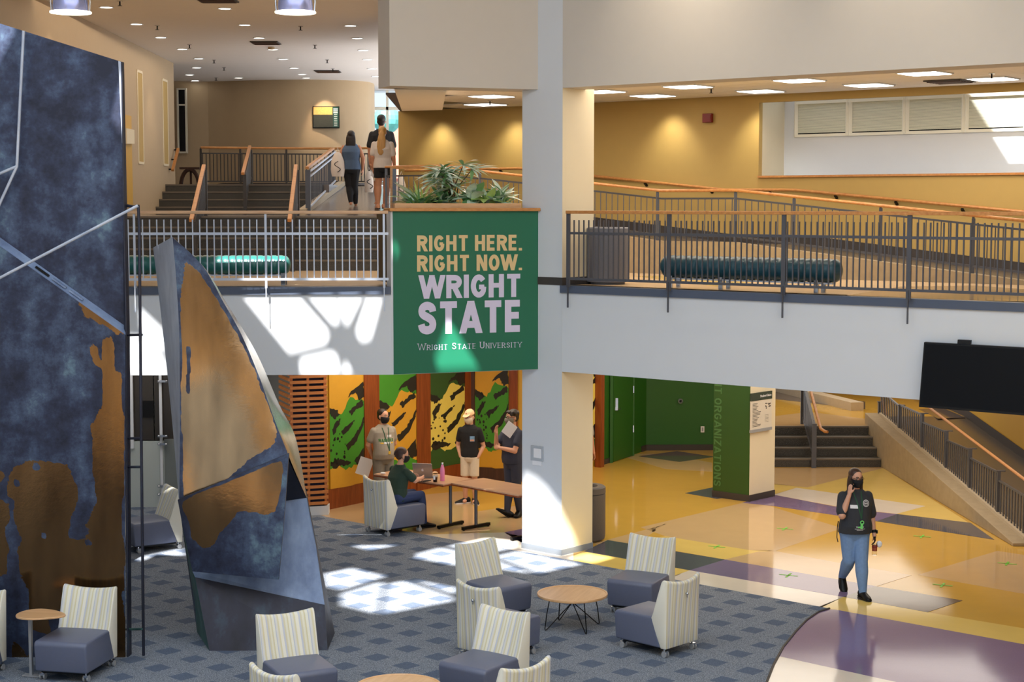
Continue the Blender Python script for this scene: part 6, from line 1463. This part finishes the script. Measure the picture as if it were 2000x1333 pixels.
# --- man in grey shirt behind the table
L_ = G(749, 992); ms = 1.66
pg_, jg, tg, hdg = person('man in grey tee and black mask standing behind the table, hands behind his back', (L_.x, L_.y, 0), R(28), ms, {'elL': (.235, .07, 1.06), 'wrL': (.12, .17, .86), 'elR': (-.235, .07, 1.06), 'wrR': (-.12, .17, .84)}, 'greycloth', .62, ('greyshort', .58), 'black', 'skin', 1.14, .035, ('hairdk', 'short'), 18, 4, 'blackcloth')
decal(tg, textquads('RAIDERS', -.13, .13, 1.13, 1.18, t=.2, gap=.14), 'shirt_lettering', 'green_t', pg_, (0, 1, 0)); decal(tg, rect(-.11, -.06, 1.1, 1.12) + rect(.075, .12, 1.1, 1.12), 'shirt_print', 'gold_t', pg_, (0, 1, 0)); decal(tg, rect(.02, .1, 1.2, 1.24) + rect(-.05, .06, 1.1, 1.125), 'name_sticker', 'paper', pg_, (0, 1, 0))
lanyard(pg_, tg, -.055, .055, 1.36, .98, 'lany', .03); build('badge', MB().box((.03, -.2, .95), (.04, .008, .05)), 'gold_t', pg_)
q = P(712, 912, L_.y + .25); r = thing('paper_sheet', 'white paper sheets held behind the man in grey', 'paper', q, R(20), local=True); build('sheet', MB().box((0, 0, 0), (.24, .004, .3), Matrix.Rotation(R(20), 3, 'Y')), 'paper', r)
# --- man with cap
L_ = G(918, 984)
pk_, jk, tk, hdk = person('young man in peach cap, black tee and cream shorts, hands in pockets', (L_.x, L_.y, 0), R(-14), 1.60, {'elL': (.225, .05, .98), 'wrL': (.15, -.03, .80), 'elR': (-.225, .05, .98), 'wrR': (-.16, -.02, .80)}, 'blackcloth', .6, ('creamshort', .52), 'blackcloth', 'skin', .98, 0, ('hairbr', 'short'), -18, 12, 'maskcream' if 0 else 'creamshort', False, 'peach' if 0 else 'skin', {'L': None, 'R': None}, toes={'L': V(.5, -1, 0), 'R': V(-.9, -.8, 0)})
bpy.data.objects[pk_.name]; M['peach'] = plain('peach_cap', (246, 202, 158), .7)
for c_ in pk_.children:
    if c_.name.startswith('cap'): c_.data.materials[0] = M['peach']
decal(tk, rect(.03, .105, 1.075, 1.165), 'pocket_patch', plain('pocket_blue', (90, 150, 200), .6) if M.setdefault('pkt', plain('pocket_print', (120, 160, 200), .6, var=.5, scale=20)) is None else 'pkt', pk_, (0, 1, 0)); decal(tk, rect(.035, .1, 1.08, 1.11), 'pocket_print', 'skin', pk_, (0, 1, 0), .0055)
# --- man holding paper
L_ = G(1004, 1008)
pr2, jr, tr, hdr = person('young man in navy tee holding white papers to his chin, beside the column', (L_.x - .02, L_.y, 0), R(-48), 1.74, {'elR': (-.22, -.16, 1.12), 'wrR': (-.1, -.27, 1.36), 'elL': (.2, -.14, 1.1), 'wrL': (-.06, -.22, 1.13), 'knR': (-.05, -.03, .48), 'anR': (.04, -.16, .09), 'knL': (.09, .0, .48), 'anL': (.1, .05, .09)}, 'navycloth', .6, ('navycloth', 1.0), 'black', 'skin', 1.1, .02, ('hairdk', 'curly'), -8, 4, 'greyshort', True, None, {'R': dict(d=V(.1, -.1, 1), up=V(-1, -.2, 0), side=1, curl=.5), 'L': dict(d=V(-1, -.1, .1), up=V(0, -1, .3), side=1, curl=.5)}, toes={'R': V(-.6, -1, 0), 'L': V(.6, -1, 0)}, heel=(0, -35))
r = thing('paper_sheet', 'white papers held up in front of the young man in navy', 'paper', P(994, 836, L_.y - .35), R(-20), local=True); build('sheet', MB().box((0, .02, -.03), (.18, .006, .22), Matrix.Rotation(R(35), 3, 'Y')), 'paper', r)
# --- seated woman
ch_ = [o for o in COL.objects if o.get('label', '').startswith('lounge chair with the seated')][0]
sx_, sy_ = ch_.location.x, ch_.location.y; rzS = ch_.rotation_euler.z
hz = .47
fS = Matrix.Rotation(rzS, 3, 'Z')
Js = {'hipL': (.09, .02, .52), 'hipR': (-.09, .02, .52), 'knL': (.1, -.42, .53), 'knR': (-.1, -.42, .53), 'anL': (.12, -.52, .08), 'anR': (-.08, -.5, .08), 'elL': (.24, -.2, .80), 'wrL': (.16, -.40, .80), 'elR': (-.24, -.2, .80), 'wrR': (-.12, -.42, .80)}
psw, jsw, tsw, hdsw = person('seated woman in dark green top and jeans, bun and black mask, at the laptop', (sx_, sy_ , FLZ), rzS, 1.62, Js, 'greencloth', .72, ('denimdk', 1.0), 'black', 'skin', 1.16, .02, ('hairbr', 'bun'), -20, 10, 'blackcloth', False, None, None, True, drop=.33, lean=(0, -.1))
# --- upstairs trio seen from behind (rz 180: they face away)
def up_at(px, py, d): return P(px, py, d)
q = P(687, 407, 34.6)
pu1, ju1, tu1, _h = person('woman with long dark hair, denim top and black leggings walking away upstairs', q, R(176), 1.62, {'elR': (-.25, .0, 1.04), 'elL': (.26, .02, 1.02), 'wrL': (.27, -.14, 1.12), 'wrR': (-.24, -.02, .82), 'knL': (.05, -.04, .45), 'anL': (.0, .1, .1), 'knR': (-.05, -.05, .45), 'anR': (-.06, -.16, .08)}, 'denimvest', 0, ('blackcloth', 1.12), None, 'skin2', 1.24, 0, ('hairdk', 'longdark'), 0, 0, None, False, None, None, True)
q2 = P(746, 404, 35.3)
pu2, ju2, tu2, _h = person('tall man in black polo and cream shorts walking away upstairs', q2, R(182), 1.96, {'wrL': (.24, -.0, .93), 'elL': (.25, .02, 1.25)}, 'blackcloth', .8, ('creamshort', .6), 'skin2', 'skin2', 1.18, 0, ('hairdk', 'short'))
q3_ = P(748, 409, 33.6)
pu3, ju3, tu3, _h = person('woman with long blonde ponytail, white tee and black shorts walking away upstairs', q3_, R(180), 1.68, {'wrL': (.2, -.03, .84), 'elL': (.2, .02, 1.06), 'elR': (-.22, .0, 1.05), 'wrR': (-.24, -.06, .84), 'anL': (.1, .0, .08), 'knL': (.09, -.02, .47), 'anR': (-.02, -.12, .09)}, 'whitecloth', .72, ('blackcloth', .3), 'skin2', 'skin2', 1.16, 0, ('hairbl', 'pony'), 0, 0, None, False, None, None, True)
def bag(px, py, d, w_, h_, lab, rz):
    q = P(px, py, d); r = thing('shopping_bag', lab, 'bag', q, rz, 'white printed shopping bags', local=True); mb = MB()
    mb.loft([ring((0, 0, z), rx, ry, 16) for z, rx, ry in ((0, w_ * .42, .05), (h_ * .3, w_ * .5, .08), (h_ * .65, w_ * .45, .06), (h_ * .95, w_ * .25, .03), (h_ * 1.02, w_ * .1, .015))]); bo = build('sack', mb, 'bag', r, smooth=60)
    mb = MB(); mb.tube([V(.05 * math.sin(4 * t) * (1 - .3 * t), 0, h_ * (.15 + .5 * t)) + V(0, 0, 0) for t in [i / 20 for i in range(21)]], .008, 6)
    for s in (-1, 1): build('print_squiggle', MB().tube([V(.06 * math.sin(6.5 * i / 24) , s * (.07 + .012 * math.cos(3 * i / 24)), h_ * (.18 + .45 * i / 24)) for i in range(25)], .008, 6), 'blackcloth', r)
    build('bag_handle', MB().tube([V(-.04, 0, h_ * .98), V(0, 0, h_ * 1.2), V(.04, 0, h_ * .98)], .008, 6), 'bag', r)
bag(660, 345, 34.5, .3, .5, 'white bag slung at the dark haired woman\'s shoulder', R(0)); bag(721, 376, 34.9, .2, .44, 'narrow white bag hanging from the tall man\'s hand', R(20)); bag(784, 393, 33.4, .2, .5, 'white bag carried beside the blonde woman, half behind the corner post', R(10))
q = q3_ + V(-.205, .05, .735); r = thing('phone', 'phone with white case in the blonde woman\'s lowered hand', 'phone', q, local=True); build('case', MB().box((0, 0, 0), (.075, .012, .14), Matrix.Rotation(R(12), 3, 'Y')), 'paper', r)
# --- visitor mostly hidden behind the column
qv = V(1.16, 27.7, 0)
person('person in grey tee almost wholly hidden behind the white column', qv, R(15), 1.68, {'elL': (.2, .0, 1.08), 'wrL': (.235, -.02, .84)}, 'greycloth', .7, ('navycloth', 1.0), 'black', 'skin2', 1.05)
# ------------------------------------------------------------------ planter plants
M['leafdk'] = plain('dark_leaf', (34, 74, 40), .35, var=.2, scale=12); M['leaf'] = plain('green_leaf', (124, 172, 112), .35, var=.25, scale=14); M['leafp'] = plain('pale_variegated_leaf', (216, 232, 214), .35, var=.2, scale=22); M['leafy'] = plain('yellow_green_leaf', (184, 208, 120), .35, var=.25, scale=14); M['stemc'] = plain('plant_stem', (74, 60, 40), .7)
pa0 = PC - dB * .25; zP = 4.99
struct('planter_soil', MB().prism([LB[1] - nB * .25 + V(0, 0, 4.96), PC - dB * .25 - nB * .25 + V(0, 0, 4.96), PC - dB * .35 - nB * .75 + V(0, 0, 4.96), LB[1] - nB * .75 + V(0, 0, 4.96)], (0, 0, -1.0)), 'stemc')
def leafmesh(L, w_, droop=.25, n=5, fold=.12):
    mb = MB(); A_, B_, C_ = [], [], []
    for i in range(n + 1):
        t = i / n; ww = w_ * math.sin(math.pi * min(1, .06 + t * .94)) ** .8 * .5; x = L * t; z = -droop * L * t * t
        A_.append(V(x, -ww, z + fold * ww)); B_.append(V(x, 0, z)); C_.append(V(x, ww, z + fold * ww))
    mb.ruled(A_, B_); mb.ruled(B_, C_); return mb
def plant(name, label, px, n, L, w_, mats, elev, seed, stem=0.0, droop=.3, fans=0, back=.6):
    c = PL(px, 400, LB[1] - nB * back, nB); c = V(c.x, c.y, 4.96); r = thing(name, label, 'plant', c, 0, 'planter plants', local=True); rn = random.Random(seed)
    protos = [build('leaf', leafmesh(L, w_, droop), m_, None) for m_ in mats]; usedp = set()
    def put(pos, az, el, s, roll=0):
        s *= 1.15
        i = rn.randrange(len(protos))
        if i not in usedp: usedp.add(i); o = protos[i]; o.parent = r
        else: o = twin(protos[i], r)
        o.location = pos; o.rotation_euler = (roll, -el, az); o.scale = (s, s, s)
    if fans:
        for f in range(fans):
            az = rn.uniform(0, 6.28); hgt = stem * rn.uniform(.45, 1.0); tip = V(math.cos(az) * rn.uniform(.08, .3), math.sin(az) * rn.uniform(.05, .2), hgt)
            build('stalk', MB().tube([V(rn.uniform(-.04, .04), 0, 0), V(tip.x * .3, tip.y * .3, hgt * .6), tip], [.012, .009, .006], 6), 'stemc', r)
            for k in range(n): put(tip, az + R(-100 + 200 * k / (n - 1)), rn.uniform(*elev), rn.uniform(.8, 1.15), rn.uniform(-.4, .4))
    else:
        for k in range(n):
            az = rn.uniform(0, 6.28); pos = V(rn.uniform(-.05, .05), rn.uniform(-.05, .05), rn.uniform(0, stem)); put(pos, az, rn.uniform(*elev), rn.uniform(.7, 1.15), rn.uniform(-.5, .5))
    for i, p_ in enumerate(protos):
        if i not in usedp: bpy.data.objects.remove(p_)
    return r
plant('spider_plant', 'bright yellow green grassy plant beside the wooden corner post', 820, 80, .40, .03, ('leafy', 'leaf', 'leafy'), (.25, 1.4), 2, .06, .5)
plant('broadleaf_plant', 'broad pale leaved plant spreading at the corner post end of the planter', 803, 34, .30, .1, ('leafp', 'leaf'), (.0, 1.2), 3, .16, .4, back=.66)
plant('fern', 'low dark grey green fern below the tall palm', 862, 70, .3, .07, ('leaf', 'leafp', 'leafdk'), (.0, 1.1), 4, .16, .35)
plant('palm', 'tall palm with fans of narrow leaves rising above the planter', 884, 11, .3, .045, ('leafp', 'leaf', 'leafp'), (-.2, .6), 5, .66, .3, fans=17, back=.68)
plant('variegated_plant', 'pale variegated broad leaved plant in the middle of the planter', 922, 46, .28, .12, ('leafp', 'leaf', 'leafp'), (.0, 1.2), 6, .2, .4)
plant('variegated_plant', 'yellow edged broad leaved plant between the palm and the column', 953, 36, .28, .1, ('leafy', 'leafp'), (.2, 1.3), 7, .16, .4)
plant('fern', 'silvery lacy fern at the column end of the planter', 978, 76, .26, .055, ('leafp', 'leaf', 'leafp'), (.0, 1.2), 8, .24, .35)
